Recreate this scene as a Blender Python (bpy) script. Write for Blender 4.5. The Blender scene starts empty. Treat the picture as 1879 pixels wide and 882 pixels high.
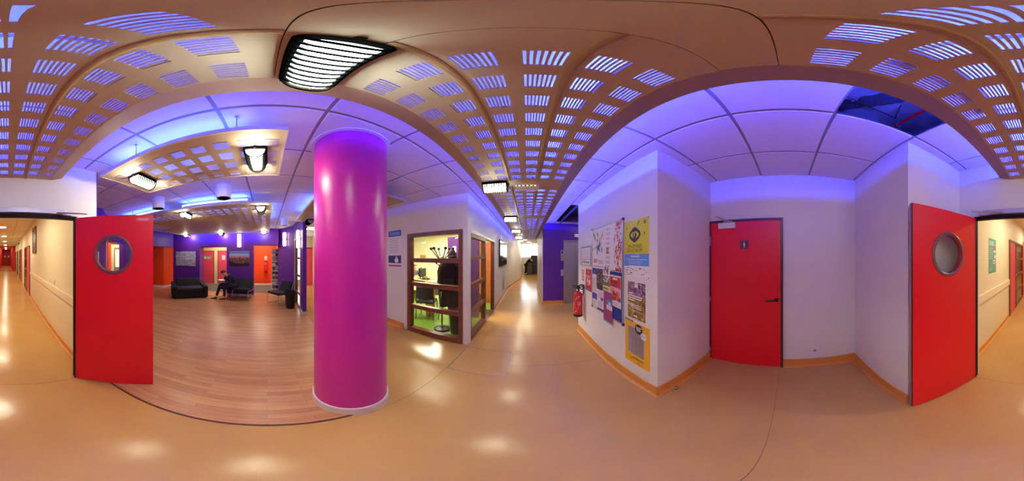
import bpy, math, random
from math import pi, sin, cos, radians, hypot, atan2
from mathutils import Vector, Matrix
random.seed(7)
SC = bpy.context.scene
COL = SC.collection

# ------------------------------------------------------------------ helpers
def lin(c):
    def f(v):
        v = v/255.0
        return v/12.92 if v <= .04045 else ((v+.055)/1.055)**2.4
    return (f(c[0]), f(c[1]), f(c[2]), 1.0)

MATS = {}
def mat(name, rgb=(200,200,200), rough=.5, metal=0.0, spec=.5, emit=None, estr=0.0, bump=None, bscale=80.0, coat=0.0, var=None, vscale=3.0):
    if name in MATS: return MATS[name]
    m = bpy.data.materials.new(name); m.use_nodes = True
    nt = m.node_tree; b = nt.nodes['Principled BSDF']
    b.inputs['Base Color'].default_value = lin(rgb)
    b.inputs['Roughness'].default_value = rough
    b.inputs['Metallic'].default_value = metal
    b.inputs['Specular IOR Level'].default_value = spec
    if coat: b.inputs['Coat Weight'].default_value = coat
    if emit is not None:
        b.inputs['Emission Color'].default_value = (emit[0], emit[1], emit[2], 1)
        b.inputs['Emission Strength'].default_value = estr
    if bump or var:
        tc = nt.nodes.new('ShaderNodeTexCoord')
    if bump:
        n = nt.nodes.new('ShaderNodeTexNoise'); n.inputs['Scale'].default_value = bscale; n.inputs['Detail'].default_value = 3
        bp = nt.nodes.new('ShaderNodeBump'); bp.inputs['Strength'].default_value = bump; bp.inputs['Distance'].default_value = .004
        nt.links.new(tc.outputs['Object'], n.inputs['Vector']); nt.links.new(n.outputs['Fac'], bp.inputs['Height'])
        nt.links.new(bp.outputs['Normal'], b.inputs['Normal'])
    if var:
        n2 = nt.nodes.new('ShaderNodeTexNoise'); n2.inputs['Scale'].default_value = vscale; n2.inputs['Detail'].default_value = 4
        mx = nt.nodes.new('ShaderNodeMix'); mx.data_type = 'RGBA'
        mx.inputs['A'].default_value = lin(rgb); mx.inputs['B'].default_value = lin(var)
        rp = nt.nodes.new('ShaderNodeMapRange'); rp.inputs['From Min'].default_value = .35; rp.inputs['From Max'].default_value = .65
        nt.links.new(tc.outputs['Object'], n2.inputs['Vector']); nt.links.new(n2.outputs['Fac'], rp.inputs['Value'])
        nt.links.new(rp.outputs['Result'], mx.inputs['Factor']); nt.links.new(mx.outputs['Result'], b.inputs['Base Color'])
    MATS[name] = m
    return m

def glass_mat(name, tint=(235,245,240), refl=1.0):
    if name in MATS: return MATS[name]
    m = bpy.data.materials.new(name); m.use_nodes = True
    nt = m.node_tree; nt.nodes.clear()
    o = nt.nodes.new('ShaderNodeOutputMaterial'); t = nt.nodes.new('ShaderNodeBsdfTransparent'); g = nt.nodes.new('ShaderNodeBsdfGlossy')
    f = nt.nodes.new('ShaderNodeLayerWeight'); f.inputs['Blend'].default_value = .5
    pw = nt.nodes.new('ShaderNodeMath'); pw.operation = 'POWER'; pw.inputs[1].default_value = 5
    mu = nt.nodes.new('ShaderNodeMath'); mu.operation = 'MULTIPLY_ADD'; mu.inputs[1].default_value = .9*refl; mu.inputs[2].default_value = .06*refl
    nt.links.new(f.outputs['Facing'], pw.inputs[0])
    mx = nt.nodes.new('ShaderNodeMixShader')
    t.inputs['Color'].default_value = lin(tint); g.inputs['Roughness'].default_value = .02
    nt.links.new(pw.outputs[0], mu.inputs[0]); nt.links.new(mu.outputs[0], mx.inputs[0])
    nt.links.new(t.outputs[0], mx.inputs[1]); nt.links.new(g.outputs[0], mx.inputs[2]); nt.links.new(mx.outputs[0], o.inputs[0])
    MATS[name] = m
    return m

def node_mat(name, build):
    if name in MATS: return MATS[name]
    m = bpy.data.materials.new(name); m.use_nodes = True
    build(m.node_tree, m.node_tree.nodes['Principled BSDF'])
    MATS[name] = m
    return m

class MB:
    """collects polygons, each with a material slot and a smooth flag"""
    def __init__(s): s.v = []; s.f = []; s.m = []; s.s = []
    def add(s, vs, fs, m=0, smooth=False):
        o = len(s.v); s.v += [tuple(v) for v in vs]
        for f in fs: s.f.append([i+o for i in f]); s.m.append(m); s.s.append(smooth)
        return s
    def quad(s, a, b, c, d, m=0): return s.add([a,b,c,d], [(0,1,2,3)], m)
    def box(s, x0,y0,z0,x1,y1,z1, m=0):
        if x0>x1: x0,x1=x1,x0
        if y0>y1: y0,y1=y1,y0
        if z0>z1: z0,z1=z1,z0
        v = [(x0,y0,z0),(x1,y0,z0),(x1,y1,z0),(x0,y1,z0),(x0,y0,z1),(x1,y0,z1),(x1,y1,z1),(x0,y1,z1)]
        return s.add(v, [(0,3,2,1),(4,5,6,7),(0,1,5,4),(1,2,6,5),(2,3,7,6),(3,0,4,7)], m)
    def obox(s, c, ux, uy, uz, m=0):
        c=Vector(c); ux=Vector(ux); uy=Vector(uy); uz=Vector(uz)
        v=[c-ux-uy-uz,c+ux-uy-uz,c+ux+uy-uz,c-ux+uy-uz,c-ux-uy+uz,c+ux-uy+uz,c+ux+uy+uz,c-ux+uy+uz]
        return s.add(v, [(0,3,2,1),(4,5,6,7),(0,1,5,4),(1,2,6,5),(2,3,7,6),(3,0,4,7)], m)
    def rbox(s, x0,y0,z0,x1,y1,z1, r, m=0, n=4, axis='z'):
        """box with rounded vertical edges"""
        pts=[]
        for cx,cy,a0 in ((x1-r,y1-r,0),(x0+r,y1-r,pi/2),(x0+r,y0+r,pi),(x1-r,y0+r,1.5*pi)):
            for k in range(n+1):
                a=a0+k*pi/2/n; pts.append((cx+r*cos(a),cy+r*sin(a)))
        return s.prism(pts, z0, z1, m)
    def prism(s, poly, z0, z1, m=0, smooth=False):
        n=len(poly)
        area=sum(poly[i][0]*poly[(i+1)%n][1]-poly[(i+1)%n][0]*poly[i][1] for i in range(n))
        if area<0: poly=poly[::-1]
        lo=[(p[0],p[1],z0) for p in poly]; hi=[(p[0],p[1],z1) for p in poly]
        s.add(lo, [tuple(range(n-1,-1,-1))], m); s.add(hi, [tuple(range(n))], m)
        return s.add(lo+hi, [(i,(i+1)%n,n+(i+1)%n,n+i) for i in range(n)], m, smooth)
    def loft(s, rings, m=0, smooth=True, caps=True, closed=True):
        n=len(rings[0]); vs=[p for r in rings for p in r]; fs=[]
        for k in range(len(rings)-1):
            for i in range(n if closed else n-1):
                j=(i+1)%n; fs.append((k*n+i,k*n+j,(k+1)*n+j,(k+1)*n+i))
        s.add(vs, fs, m, smooth)
        if caps and closed:
            s.add(rings[0], [tuple(range(n-1,-1,-1))], m); s.add(rings[-1], [tuple(range(n))], m)
        return s
    def tube(s, pts, r, n=8, m=0, caps=True, closed=False):
        P=[Vector(p) for p in pts]; rings=[]; L=len(P)
        up=None
        for i in range(L):
            if closed: t=(P[(i+1)%L]-P[i-1]).normalized()
            else: t=((P[min(i+1,L-1)]-P[i]).normalized()+(P[i]-P[max(i-1,0)]).normalized()).normalized()
            if up is None:
                up=Vector((0,0,1)) if abs(t.z)<.9 else Vector((1,0,0))
            a=(up-t*up.dot(t)).normalized(); b=t.cross(a); up=a
            rr=r[i] if isinstance(r,(list,tuple)) else r
            rings.append([P[i]+a*(rr*cos(2*pi*k/n))+b*(rr*sin(2*pi*k/n)) for k in range(n)])
        if closed: rings.append(rings[0])
        return s.loft(rings, m, True, caps and not closed)
    def cyl(s, p0, p1, r0, r1=None, n=24, m=0, caps=True):
        return s.tube([p0,p1],[r0,r0 if r1 is None else r1],n,m,caps)
    def lathe(s, prof, c=(0,0,0), n=32, m=0, smooth=True):
        for k in range(len(prof)-1):
            (r0,z0),(r1,z1)=prof[k],prof[k+1]
            R0=[(c[0]+r0*cos(2*pi*i/n),c[1]+r0*sin(2*pi*i/n),c[2]+z0) for i in range(n)]
            R1=[(c[0]+r1*cos(2*pi*i/n),c[1]+r1*sin(2*pi*i/n),c[2]+z1) for i in range(n)]
            if r0<1e-5: s.add([R0[0]]+R1, [(0,1+(i+1)%n,1+i) for i in range(n)], m, smooth) if False else s.add([R0[0]]+R1,[(0,1+(i+1)%n,1+i) for i in range(n)],m,smooth)
            elif r1<1e-5: s.add([R1[0]]+R0, [(0,1+i,1+(i+1)%n) for i in range(n)], m, smooth)
            else: s.add(R0+R1, [(i,(i+1)%n,n+(i+1)%n,n+i) for i in range(n)], m, smooth)
        return s
    def ball(s, c, r, nu=16, nv=10, m=0):
        rx,ry,rz = (r,r,r) if not isinstance(r,(tuple,list)) else r
        vs=[(c[0],c[1],c[2]-rz)]
        for j in range(1,nv):
            t=-pi/2+pi*j/nv
            for i in range(nu):
                a=2*pi*i/nu; vs.append((c[0]+rx*cos(t)*cos(a),c[1]+ry*cos(t)*sin(a),c[2]+rz*sin(t)))
        vs.append((c[0],c[1],c[2]+rz)); fs=[]
        for i in range(nu): fs.append((0,1+(i+1)%nu,1+i))
        for j in range(nv-2):
            for i in range(nu):
                a=1+j*nu+i; b=1+j*nu+(i+1)%nu; fs.append((a,b,b+nu,a+nu))
        T=len(vs)-1
        for i in range(nu): fs.append((T,1+(nv-2)*nu+i,1+(nv-2)*nu+(i+1)%nu))
        return s.add(vs,fs,m,True)
    def torus(s, c, ax, R, r, n=32, k=8, m=0):
        ax=Vector(ax).normalized(); a=ax.orthogonal().normalized(); b=ax.cross(a); c=Vector(c)
        return s.tube([c+a*(R*cos(2*pi*i/n))+b*(R*sin(2*pi*i/n)) for i in range(n)], r, k, m, closed=True)
    def xf(s, M):
        s.v=[tuple(M @ Vector(v)) for v in s.v]; return s
    def merge(s, o):
        off=len(s.v); s.v+=o.v; s.f+=[[i+off for i in f] for f in o.f]; s.m+=o.m; s.s+=o.s; return s
    def build(s, name, mats, parent=None, weld=False):
        me=bpy.data.meshes.new(name); me.from_pydata(s.v,[],s.f)
        if not isinstance(mats,(list,tuple)): mats=[mats]
        for m in mats: me.materials.append(m)
        me.polygons.foreach_set('material_index', s.m); me.polygons.foreach_set('use_smooth', s.s)
        me.update()
        o=bpy.data.objects.new(name, me); COL.objects.link(o)
        if parent: o.parent=parent
        return o

def bevel(o, w=.01, n=2, ang=30):
    # weld then bevel
    import bmesh
    bm=bmesh.new(); bm.from_mesh(o.data); bmesh.ops.remove_doubles(bm, verts=bm.verts, dist=1e-5); bm.to_mesh(o.data); bm.free()
    m=o.modifiers.new('Bevel','BEVEL'); m.width=w; m.segments=n; m.limit_method='ANGLE'; m.angle_limit=radians(ang)
    for p in o.data.polygons: p.use_smooth=True
    m2=o.modifiers.new('Normals','WEIGHTED_NORMAL'); m2.keep_sharp=False
    return o

def tag(o, label=None, cat=None, group=None, kind=None):
    if label: o['label']=label
    if cat: o['category']=cat
    if group: o['group']=group
    if kind: o['kind']=kind
    return o
def thing(name, label, cat, loc=(0,0,0), rz=0.0, group=None):
    o=bpy.data.objects.new(name,None); COL.objects.link(o); o.empty_display_size=.1
    o.location=loc; o.rotation_euler=(0,0,rz)
    return tag(o,label,cat,group)
def struct(o, label=None):
    o['kind']='structure'
    if label: o['label']=label
    return o
def root_struct(name, label=None, loc=(0,0,0), rz=0.0):
    o=bpy.data.objects.new(name,None); COL.objects.link(o); o.location=loc; o.rotation_euler=(0,0,rz)
    return struct(o,label)
def dup(root, loc, rz=None, label=None, group=None):
    r=root.copy(); COL.objects.link(r); r.location=loc
    if rz is not None: r.rotation_euler=(0,0,rz)
    if label: r['label']=label
    if group: r['group']=group
    for ch in list(root.children):
        c=ch.copy(); COL.objects.link(c); c.parent=r
        for g in list(ch.children):
            d=g.copy(); COL.objects.link(d); d.parent=c
    return r

def text_mesh(txt, size=1.0, align='CENTER', bold=0.0):
    cu=bpy.data.curves.new('tmp','FONT'); cu.body=txt; cu.size=size; cu.align_x=align; cu.align_y='CENTER'; cu.resolution_u=2; cu.offset=bold
    ob=bpy.data.objects.new('tmp',cu); COL.objects.link(ob)
    dg=bpy.context.evaluated_depsgraph_get(); dg.update()
    me=bpy.data.meshes.new_from_object(ob.evaluated_get(dg))
    vs=[tuple(v.co) for v in me.vertices]; fs=[tuple(p.vertices) for p in me.polygons]
    bpy.data.objects.remove(ob); bpy.data.curves.remove(cu); bpy.data.meshes.remove(me)
    return vs,fs

class Paper(MB):
    """flat printed sheet: base box plus thin printed layers; frame o (bottom-left), u right, v up, n towards the viewer"""
    def __init__(s, o, u, w, h, v=(0,0,1), t=.0012):
        super().__init__(); s.o=Vector(o); s.u=Vector(u).normalized(); s.vv=Vector(v).normalized(); s.n=s.u.cross(s.vv); s.w=w; s.h=h; s.t=t; s.k=0
        s.obox(s.P(w/2,h/2,t/2), s.u*(w/2), s.vv*(h/2), s.n*(t/2), 0)
    def P(s,a,b,d=0): return s.o+s.u*a+s.vv*b+s.n*d
    def L(s,l):
        s.k+=1
        return s.t+.0004*l+8e-6*s.k
    def rect(s,a0,b0,a1,b1,m,l=1): z=s.L(l); return s.quad(s.P(a0,b0,z),s.P(a1,b0,z),s.P(a1,b1,z),s.P(a0,b1,z),m)
    def poly(s,pts,m,l=1):
        n=len(pts); ar=sum(pts[i][0]*pts[(i+1)%n][1]-pts[(i+1)%n][0]*pts[i][1] for i in range(n))
        if ar<0: pts=pts[::-1]
        z=s.L(l); return s.add([s.P(a,b,z) for a,b in pts],[tuple(range(n))],m)
    def ell(s,a,b,ra,rb,m,l=1,n=20,rot=0): return s.poly([(a+ra*cos(2*pi*k/n)*cos(rot)-rb*sin(2*pi*k/n)*sin(rot), b+ra*cos(2*pi*k/n)*sin(rot)+rb*sin(2*pi*k/n)*cos(rot)) for k in range(n)],m,l)
    def txt(s,t,a,b,size,m,l=2,align='CENTER',bold=0.0,sx=1.0):
        vs,fs=text_mesh(t,size,align,bold)
        zz=s.L(l); return s.add([s.P(a+x*sx,b+y,zz) for x,y,z in vs],fs,m)
    def lines(s,a0,a1,b0,b1,n,m,l=2,fill=.45,ragged=.25,rnd=None):
        rnd=rnd or random.Random(int((a0+b0*7)*1e4))
        p=(b1-b0)/n
        for k in range(n):
            s.rect(a0,b0+p*k+p*(1-fill)/2,a1-(a1-a0)*rnd.random()*ragged,b0+p*k+p*(1+fill)/2,m,l)
        return s

def skin(name, pts, edges, m, parent=None, sub=2, root=0):
    """continuous skinned body: pts = [(co, radius or (rx,ry))]"""
    me=bpy.data.meshes.new(name); me.from_pydata([p[0] for p in pts], edges, []); me.materials.append(m)
    o=bpy.data.objects.new(name,me); COL.objects.link(o)
    if parent: o.parent=parent
    md=o.modifiers.new('Skin','SKIN'); md.use_smooth_shade=True; md.branch_smoothing=.4
    if not me.skin_vertices:
        bpy.context.view_layer.update()
    sv=me.skin_vertices[0].data
    for i,p in enumerate(pts):
        r=p[1]; sv[i].radius=(r,r) if not isinstance(r,tuple) else r
        sv[i].use_root=(i==root)
    s2=o.modifiers.new('Subsurf','SUBSURF'); s2.levels=sub; s2.render_levels=sub
    return o
# ------------------------------------------------------------------ materials
H_CEIL = 2.72
def lino(nt,b):
    tc=nt.nodes.new('ShaderNodeTexCoord'); n=nt.nodes.new('ShaderNodeTexNoise'); n.inputs['Scale'].default_value=1.3; n.inputs['Detail'].default_value=4
    n2=nt.nodes.new('ShaderNodeTexNoise'); n2.inputs['Scale'].default_value=220; n2.inputs['Detail'].default_value=2
    mx=nt.nodes.new('ShaderNodeMix'); mx.data_type='RGBA'; mx.inputs['A'].default_value=lin((192,144,79)); mx.inputs['B'].default_value=lin((200,153,87))
    mr=nt.nodes.new('ShaderNodeMapRange'); mr.inputs['From Min'].default_value=.35; mr.inputs['From Max'].default_value=.65
    mx2=nt.nodes.new('ShaderNodeMix'); mx2.data_type='RGBA'; mx2.inputs['B'].default_value=lin((168,120,62))
    mr2=nt.nodes.new('ShaderNodeMapRange'); mr2.inputs['From Min'].default_value=.55; mr2.inputs['From Max'].default_value=.75; mr2.inputs['To Max'].default_value=.55
    L=nt.links.new
    L(tc.outputs['Object'],n.inputs['Vector']); L(tc.outputs['Object'],n2.inputs['Vector']); L(n.outputs['Fac'],mr.inputs['Value']); L(mr.outputs['Result'],mx.inputs['Factor'])
    L(n2.outputs['Fac'],mr2.inputs['Value']); L(mr2.outputs['Result'],mx2.inputs['Factor']); L(mx.outputs['Result'],mx2.inputs['A']); L(mx2.outputs['Result'],b.inputs['Base Color'])
    bp=nt.nodes.new('ShaderNodeBump'); bp.inputs['Strength'].default_value=.12; bp.inputs['Distance'].default_value=.01
    n3=nt.nodes.new('ShaderNodeTexNoise'); n3.inputs['Scale'].default_value=14; L(tc.outputs['Object'],n3.inputs['Vector']); L(n3.outputs['Fac'],bp.inputs['Height']); L(bp.outputs['Normal'],b.inputs['Normal'])
    b.inputs['Roughness'].default_value=.21; b.inputs['Specular IOR Level'].default_value=.36
LINO=node_mat('lino_floor',lino)
def wood(nt,b):
    L=nt.links.new
    tc=nt.nodes.new('ShaderNodeTexCoord'); mp=nt.nodes.new('ShaderNodeMapping'); mp.inputs['Rotation'].default_value=(0,0,pi/2)
    br=nt.nodes.new('ShaderNodeTexBrick'); br.inputs['Scale'].default_value=1.0; br.inputs['Brick Width'].default_value=.85; br.inputs['Row Height'].default_value=.06; br.inputs['Mortar Size'].default_value=.0012; br.inputs['Mortar Smooth'].default_value=.3; br.inputs['Bias'].default_value=0
    br.offset=.37; br.offset_frequency=2
    br.inputs['Color1'].default_value=lin((205,149,100)); br.inputs['Color2'].default_value=lin((182,126,84)); br.inputs['Mortar'].default_value=lin((140,90,58))
    gm=nt.nodes.new('ShaderNodeMapping'); gm.inputs['Scale'].default_value=(60,3,1)
    n=nt.nodes.new('ShaderNodeTexNoise'); n.inputs['Scale'].default_value=1; n.inputs['Detail'].default_value=5
    mr=nt.nodes.new('ShaderNodeMapRange'); mr.inputs['From Min'].default_value=.3; mr.inputs['From Max'].default_value=.7; mr.inputs['To Min'].default_value=.86; mr.inputs['To Max'].default_value=1.08
    mx=nt.nodes.new('ShaderNodeMix'); mx.data_type='RGBA'; mx.blend_type='MULTIPLY'; mx.inputs['Factor'].default_value=1
    L(tc.outputs['Object'],mp.inputs['Vector']); L(mp.outputs['Vector'],br.inputs['Vector']); L(tc.outputs['Object'],gm.inputs['Vector']); L(gm.outputs['Vector'],n.inputs['Vector']); L(n.outputs['Fac'],mr.inputs['Value'])
    cb=nt.nodes.new('ShaderNodeCombineColor')
    for k in ('Red','Green','Blue'): L(mr.outputs['Result'],cb.inputs[k])
    L(br.outputs['Color'],mx.inputs['A']); L(cb.outputs['Color'],mx.inputs['B']); L(mx.outputs['Result'],b.inputs['Base Color'])
    b.inputs['Roughness'].default_value=.3; b.inputs['Specular IOR Level'].default_value=.4
PARQUET=node_mat('parquet',wood)
WHITE=mat('white_paint',(226,222,222),.55,bump=.12,bscale=160)
CREAM=mat('cream_paint',(232,220,190),.5,bump=.1,bscale=160)
PURPLE=mat('purple_paint',(92,32,146),.45,bump=.1,bscale=120)
ORANGE=mat('orange_paint',(244,76,24),.5)
REDW=mat('red_wall_paint',(205,40,28),.5)
TILE=mat('ceiling_tile',(224,222,226),.85,bump=.25,bscale=300)
TBAR=mat('ceiling_bar',(150,145,158),.6)
RAFT=mat('raft_board',(186,170,152),.6)
RAFTEDGE=mat('raft_edge_paint',(205,198,196),.5)
STRIP=mat('raft_joint_strip',(165,138,105),.45)
BASE_O=mat('orange_baseboard',(214,142,58),.35)
BASE_W=mat('white_baseboard',(222,214,214),.4)
GREENF=mat('green_lino',(124,160,58),.25,var=(114,150,52),vscale=8)
CARPET=mat('grey_carpet',(98,96,92),.95,bump=.5,bscale=400)
SEAM=mat('floor_seam',(120,80,48),.5)
METALSTRIP=mat('alu_strip',(150,140,150),.35,metal=.7)
RED=mat('red_door_paint',(228,20,34),.36,spec=.4)
PINK=mat('pink_door_paint',(226,76,106),.4)
DKFRAME=mat('dark_door_frame',(70,26,38),.35)
WOODFR=mat('brown_timber_frame',(128,72,48),.42,bump=.1,bscale=30,var=(112,60,40),vscale=9)
STEEL=mat('brushed_steel',(188,180,184),.38,metal=.85,bump=.05,bscale=200)
CHROME=mat('chrome',(215,215,215),.12,metal=1.0)
BLACK=mat('black_plastic',(18,18,20),.45)
BLKMET=mat('black_metal',(14,15,17),.32,spec=.6)
CAGE=mat('matte_black_louvre',(5,6,6),.9,spec=.03)
LIP=mat('raft_lip_shaded',(158,134,122),.55)  # shade of the tilted lip put into a darker colour
GLASS=glass_mat('clear_glass')
MAGENTA=mat('magenta_gloss_paint',(202,34,156),.34,spec=.5)
CONCRETE=mat('bare_concrete',(150,150,160),.9,bump=.6,bscale=14,var=(105,105,118),vscale=3)
WHITEPL=mat('white_plastic',(225,225,225),.35)
LAMPW=mat('lamp_diffuser_neutral',(250,250,245),.4,emit=(.82,1.0,.84),estr=150)
LAMPWB=mat('lamp_diffuser_neutral_underside',(250,250,245),.4,emit=(.82,1.0,.86),estr=125)
LAMPDIM=mat('lamp_diffuser_rim',(200,215,205),.4,emit=(.84,1.0,.86),estr=5)
LAMPY=mat('lamp_diffuser_warm',(250,248,235),.4,emit=(1.0,.92,.64),estr=80)
LAMPYB=mat('lamp_diffuser_warm_underside',(250,248,235),.4,emit=(1.0,.92,.64),estr=125)
LAMPC=mat('corridor_lamp_diffuser',(250,248,235),.4,emit=(1.0,.97,.66),estr=75)
LAMPCB=mat('corridor_lamp_underside',(250,248,235),.4,emit=(1.0,.97,.66),estr=92)
TUBEV=mat('violet_tube',(240,240,255),.4,emit=(.035,.062,1.0),estr=165)
TUBEV_FILL=mat('violet_tube_fill',(240,240,255),.4,emit=(.035,.06,1.0),estr=14)  # for the added left tube only
TUBEB=mat('blue_tube',(240,245,255),.4,emit=(.07,.15,1.0),estr=32)
TUBEB2=mat('blue_tube_bright',(240,245,255),.4,emit=(.07,.10,1.0),estr=95)
GLASSL=glass_mat('soft_glass',(240,248,246),.4)
SCONCE=mat('sconce_glow',(255,245,230),.4,emit=(1.0,.78,.58),estr=7)
DAY=mat('daylight_pane',(255,255,255),.3,emit=(.95,1.0,1.0),estr=5)

def wallbox(name, boxes, m, label=None):
    b=MB()
    for x in boxes: b.box(*x)
    return struct(b.build(name,m),label)

# ------------------------------------------------------------------ floors
b=MB(); b.box(-10,-32,-.1,3.2,18,0); struct(b.build('floor',LINO))
b=MB(); b.prism([(-1.0,-3.1),(-1.0,.62),(-1.2,1.04),(-5.95,1.04),(-7.1,.55),(-7.1,-5.6),(-1.0,-5.6)],0.0005,.014); struct(b.build('floor_parquet',PARQUET))
b=MB(); b.box(-1.0,-1.7,0,-.985,.62,.010); b.box(-4.28,1.04,0,-1.45,1.055,.010); struct(b.build('trim_parquet',mat('dark_edge',(92,52,34),.4)))
b=MB(); b.box(-9.2,-7,0.0004,-7.1,1.0,.010); struct(b.build('floor_carpet',CARPET))
b=MB(); b.box(-7.5,2.68,0.0004,-1.0,7.6,.004); struct(b.build('floor_office',GREENF))
b=MB()
for x0,y0,x1,y1 in [(.3,.0985,2.04,.1015),(-.72,-1.652,.76,-1.648),(-.957,.9,-.953,2.5),(-.24,2.078,1.03,2.082),(-.95,3.05,1.03,3.054),(-.92,-4.6,1.0,-4.597)]:
    b.box(x0,y0,0,x1,y1,.0008)
struct(b.build('trim_floor_seam',SEAM))
b=MB()
for x0,y0,x1,y1 in [(-.945,1.80,-.244,1.808),(-.252,1.80,-.244,2.49),(-.945,2.482,-.244,2.49),(-.945,1.80,-.937,2.49)]: b.box(x0,y0,0,x1,y1,.0015)
for x,y in ((-.945,1.8),(-.274,1.8),(-.274,2.46),(-.945,2.46)): b.box(x,y,0,x+.03,y+.03,.002)
tag(b.build('floor_hatch_frame',METALSTRIP),'thin metal outline of the square hatch set in the corridor floor by the glazed office','floor hatch',kind='thing')

# ------------------------------------------------------------------ ceilings
def tiles(name, xs, ys, holes, keep=lambda x,y:True):
    b=MB(); g=.011
    for i in range(len(xs)-1):
        for j in range(len(ys)-1):
            x0,x1,y0,y1=xs[i]+g,xs[i+1]-g,ys[j]+g,ys[j+1]-g
            cx,cy=(x0+x1)/2,(y0+y1)/2
            if not keep(cx,cy): continue
            if any(h[0]<cx<h[2] and h[1]<cy<h[3] for h in holes): continue
            z0,z1=H_CEIL,H_CEIL+.009; e=.004
            v=[(x0+e,y0+e,z0),(x1-e,y0+e,z0),(x1-e,y1-e,z0),(x0+e,y1-e,z0),(x0,y0,z1),(x1,y0,z1),(x1,y1,z1),(x0,y1,z1)]
            b.add(v,[(3,2,1,0),(0,1,5,4),(1,2,6,5),(2,3,7,6),(3,0,4,7)],0)
            # grid bars round the tile and the board above
            X0,X1,Y0,Y1=xs[i],xs[i+1],ys[j],ys[j+1]
            b.quad((X0,Y0,z1),(X0,Y1,z1),(X1,Y1,z1),(X1,Y0,z1),1)
    return struct(b.build(name,[TILE,TBAR]))
XR=[.305+.6*k for k in range(-0,5)]; XL=[-.86-.6*k for k in range(15)][::-1]
ys=[.33+.6*k for k in range(-12,15)]
hole=[(.305,-.87,.905,-.27)]
void=[(1.07,3.33,3.3,5.4)]
allx=XL+[-.26]+XR
def keep(x,y):
    if y<-2.0 and x>-.95: return False
    if x>1.08 and 3.3<y<5.4: return False
    if y>5.45 and x>.55: return False
    if y>8.75: return False
    return True
tiles('ceiling', allx, ys, hole, keep)
# open void above the missing tile: concrete soffit, duct edge, pipe
b=MB(); b.quad((-.6,-1.6,3.16),(2.2,-1.6,3.16),(2.2,1.0,3.16),(-.6,1.0,3.16))
for p in [((-.6,-1.6),(2.2,-1.6)),((2.2,-1.6),(2.2,1.0)),((2.2,1.0),(-.6,1.0)),((-.6,1.0),(-.6,-1.6))]:
    b.quad((*p[0],2.74),(*p[1],2.74),(*p[1],3.16),(*p[0],3.16))
struct(b.build('ceiling_void',CONCRETE))
b=MB(); b.box(-.4,-.66,2.97,2.15,-.28,3.15); tag(b.build('air_duct',mat('duct_grey',(118,122,140),.6,bump=.3,bscale=20)),'boxed grey duct seen through the gap of the missing ceiling tile','duct',kind='thing')
b=MB(); b.tube([(-.3,-.83,2.98),(2.1,-.83,2.98)],.017,10); 
for x in (.5,1.05,1.6): b.torus((x,-.83,2.98),(1,0,0),.021,.005,14,6,1); b.cyl((x,-.83,3.0),(x,-.83,3.16),.004,n=6,m=1)
tag(b.build('sprinkler_pipe',[mat('red_pipe',(190,30,30),.4),STEEL]),'red pipe on rod hangers inside the gap of the missing ceiling tile','pipe',kind='thing')
b=MB()
rr=random.Random(3)
for k in range(46):
    x=.42+rr.random()*.62; y=-.50+.14*sin(x*7)+rr.random()*.1; b.ball((x,y,2.965),(.03+.03*rr.random(),.025+.02*rr.random(),.014),10,6)
tag(b.build('insulation_patch',mat('dark_foam',(40,42,60),.9,bump=.6,bscale=60)),'dark crusty foam stain clinging to the duct above the missing tile','insulation',kind='thing')
b=MB(); b.tube([(.9,-.74,3.14),(.95,-.72,2.93),(.93,-.5,2.945),(.85,-.32,2.92)],.004,6); tag(b.build('loose_wire',BLACK),'thin loose wire dangling inside the gap of the missing tile','wire',kind='thing')
# lift lobby high ceiling, back corridor and far corridor ceilings
b=MB(); b.box(1.07,3.27,3.02,3.2,5.5,3.1); b.box(1.05,3.27,2.70,1.07,5.4,3.1); struct(b.build('ceiling_lobby',mat('dark_soffit',(70,62,80),.8)))
b=MB(); b.box(-1.0,-32,2.7185,1.05,-1.74,2.8); struct(b.build('ceiling_corridor',mat('cream_ceiling',(228,214,190),.7,bump=.1,bscale=60)))
b=MB()
for x in (-.32,.45): b.box(x-.008,-30,2.7155,x+.008,-1.9,2.72)
for k in range(14): b.box(-.92,-2.6-1.2*k,2.716,1.0,-2.588-1.2*k,2.72)
b.box(-.86,-30,2.7155,-.85,-1.9,2.72); b.box(-.80,-30,2.7155,-.79,-1.9,2.72)
struct(b.build('trim_corridor_ceiling',mat('ceiling_line',(170,150,120),.6)))
b=MB(); b.box(-1.4,8.7,2.72,3.1,17,2.8); struct(b.build('ceiling_far',mat('pale_ceiling',(222,212,190),.7)))

# ------------------------------------------------------------------ walls
wallbox('wall_right',[(1.04,1.04,0,2.25,3.27,2.75)],WHITE)
wallbox('wall_alcove',[(2.07,-.9,0,2.25,1.05,2.75)],WHITE)
wallbox('wall_alcove_side',[(1.0,-32,0,2.25,-.89,2.75)],WHITE)
wallbox('wall_back',[(-1.02,-1.76,0,-.74,-1.70,2.75),(.78,-1.76,0,1.01,-1.70,2.75),(-.74,-1.76,2.06,.78,-1.70,2.75)],WHITE)
wallbox('wall_corridor_left',[(-1.02,-32,0,-.92,-1.76,2.75)],CREAM)
wallbox('wall_corridor_right',[(.992,-6.45,0,1.0,-1.76,2.72)],CREAM)
wallbox('wall_corridor_right_far',[(.99,-18,0,1.0,-7.7,2.72)],CREAM)
wallbox('wall_corridor_right_orange',[(.975,-7.7,0,1.0,-6.45,2.2)],ORANGE)
wallbox('wall_corridor_end',[(-1.0,-28.4,0,1.0,-28.3,2.75),(-.92,-28.3,0,-.62,-18.0,2.75),(.8,-28.3,0,.99,-18.0,2.75)],REDW)
wallbox('wall_lift',[(.51,5.4,0,1.23,5.55,3.1),(1.23,5.4,2.13,2.25,5.55,3.1),(2.25,5.4,0,3.2,5.55,3.1),(.51,5.55,0,.62,8.3,2.75)],PURPLE)
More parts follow.
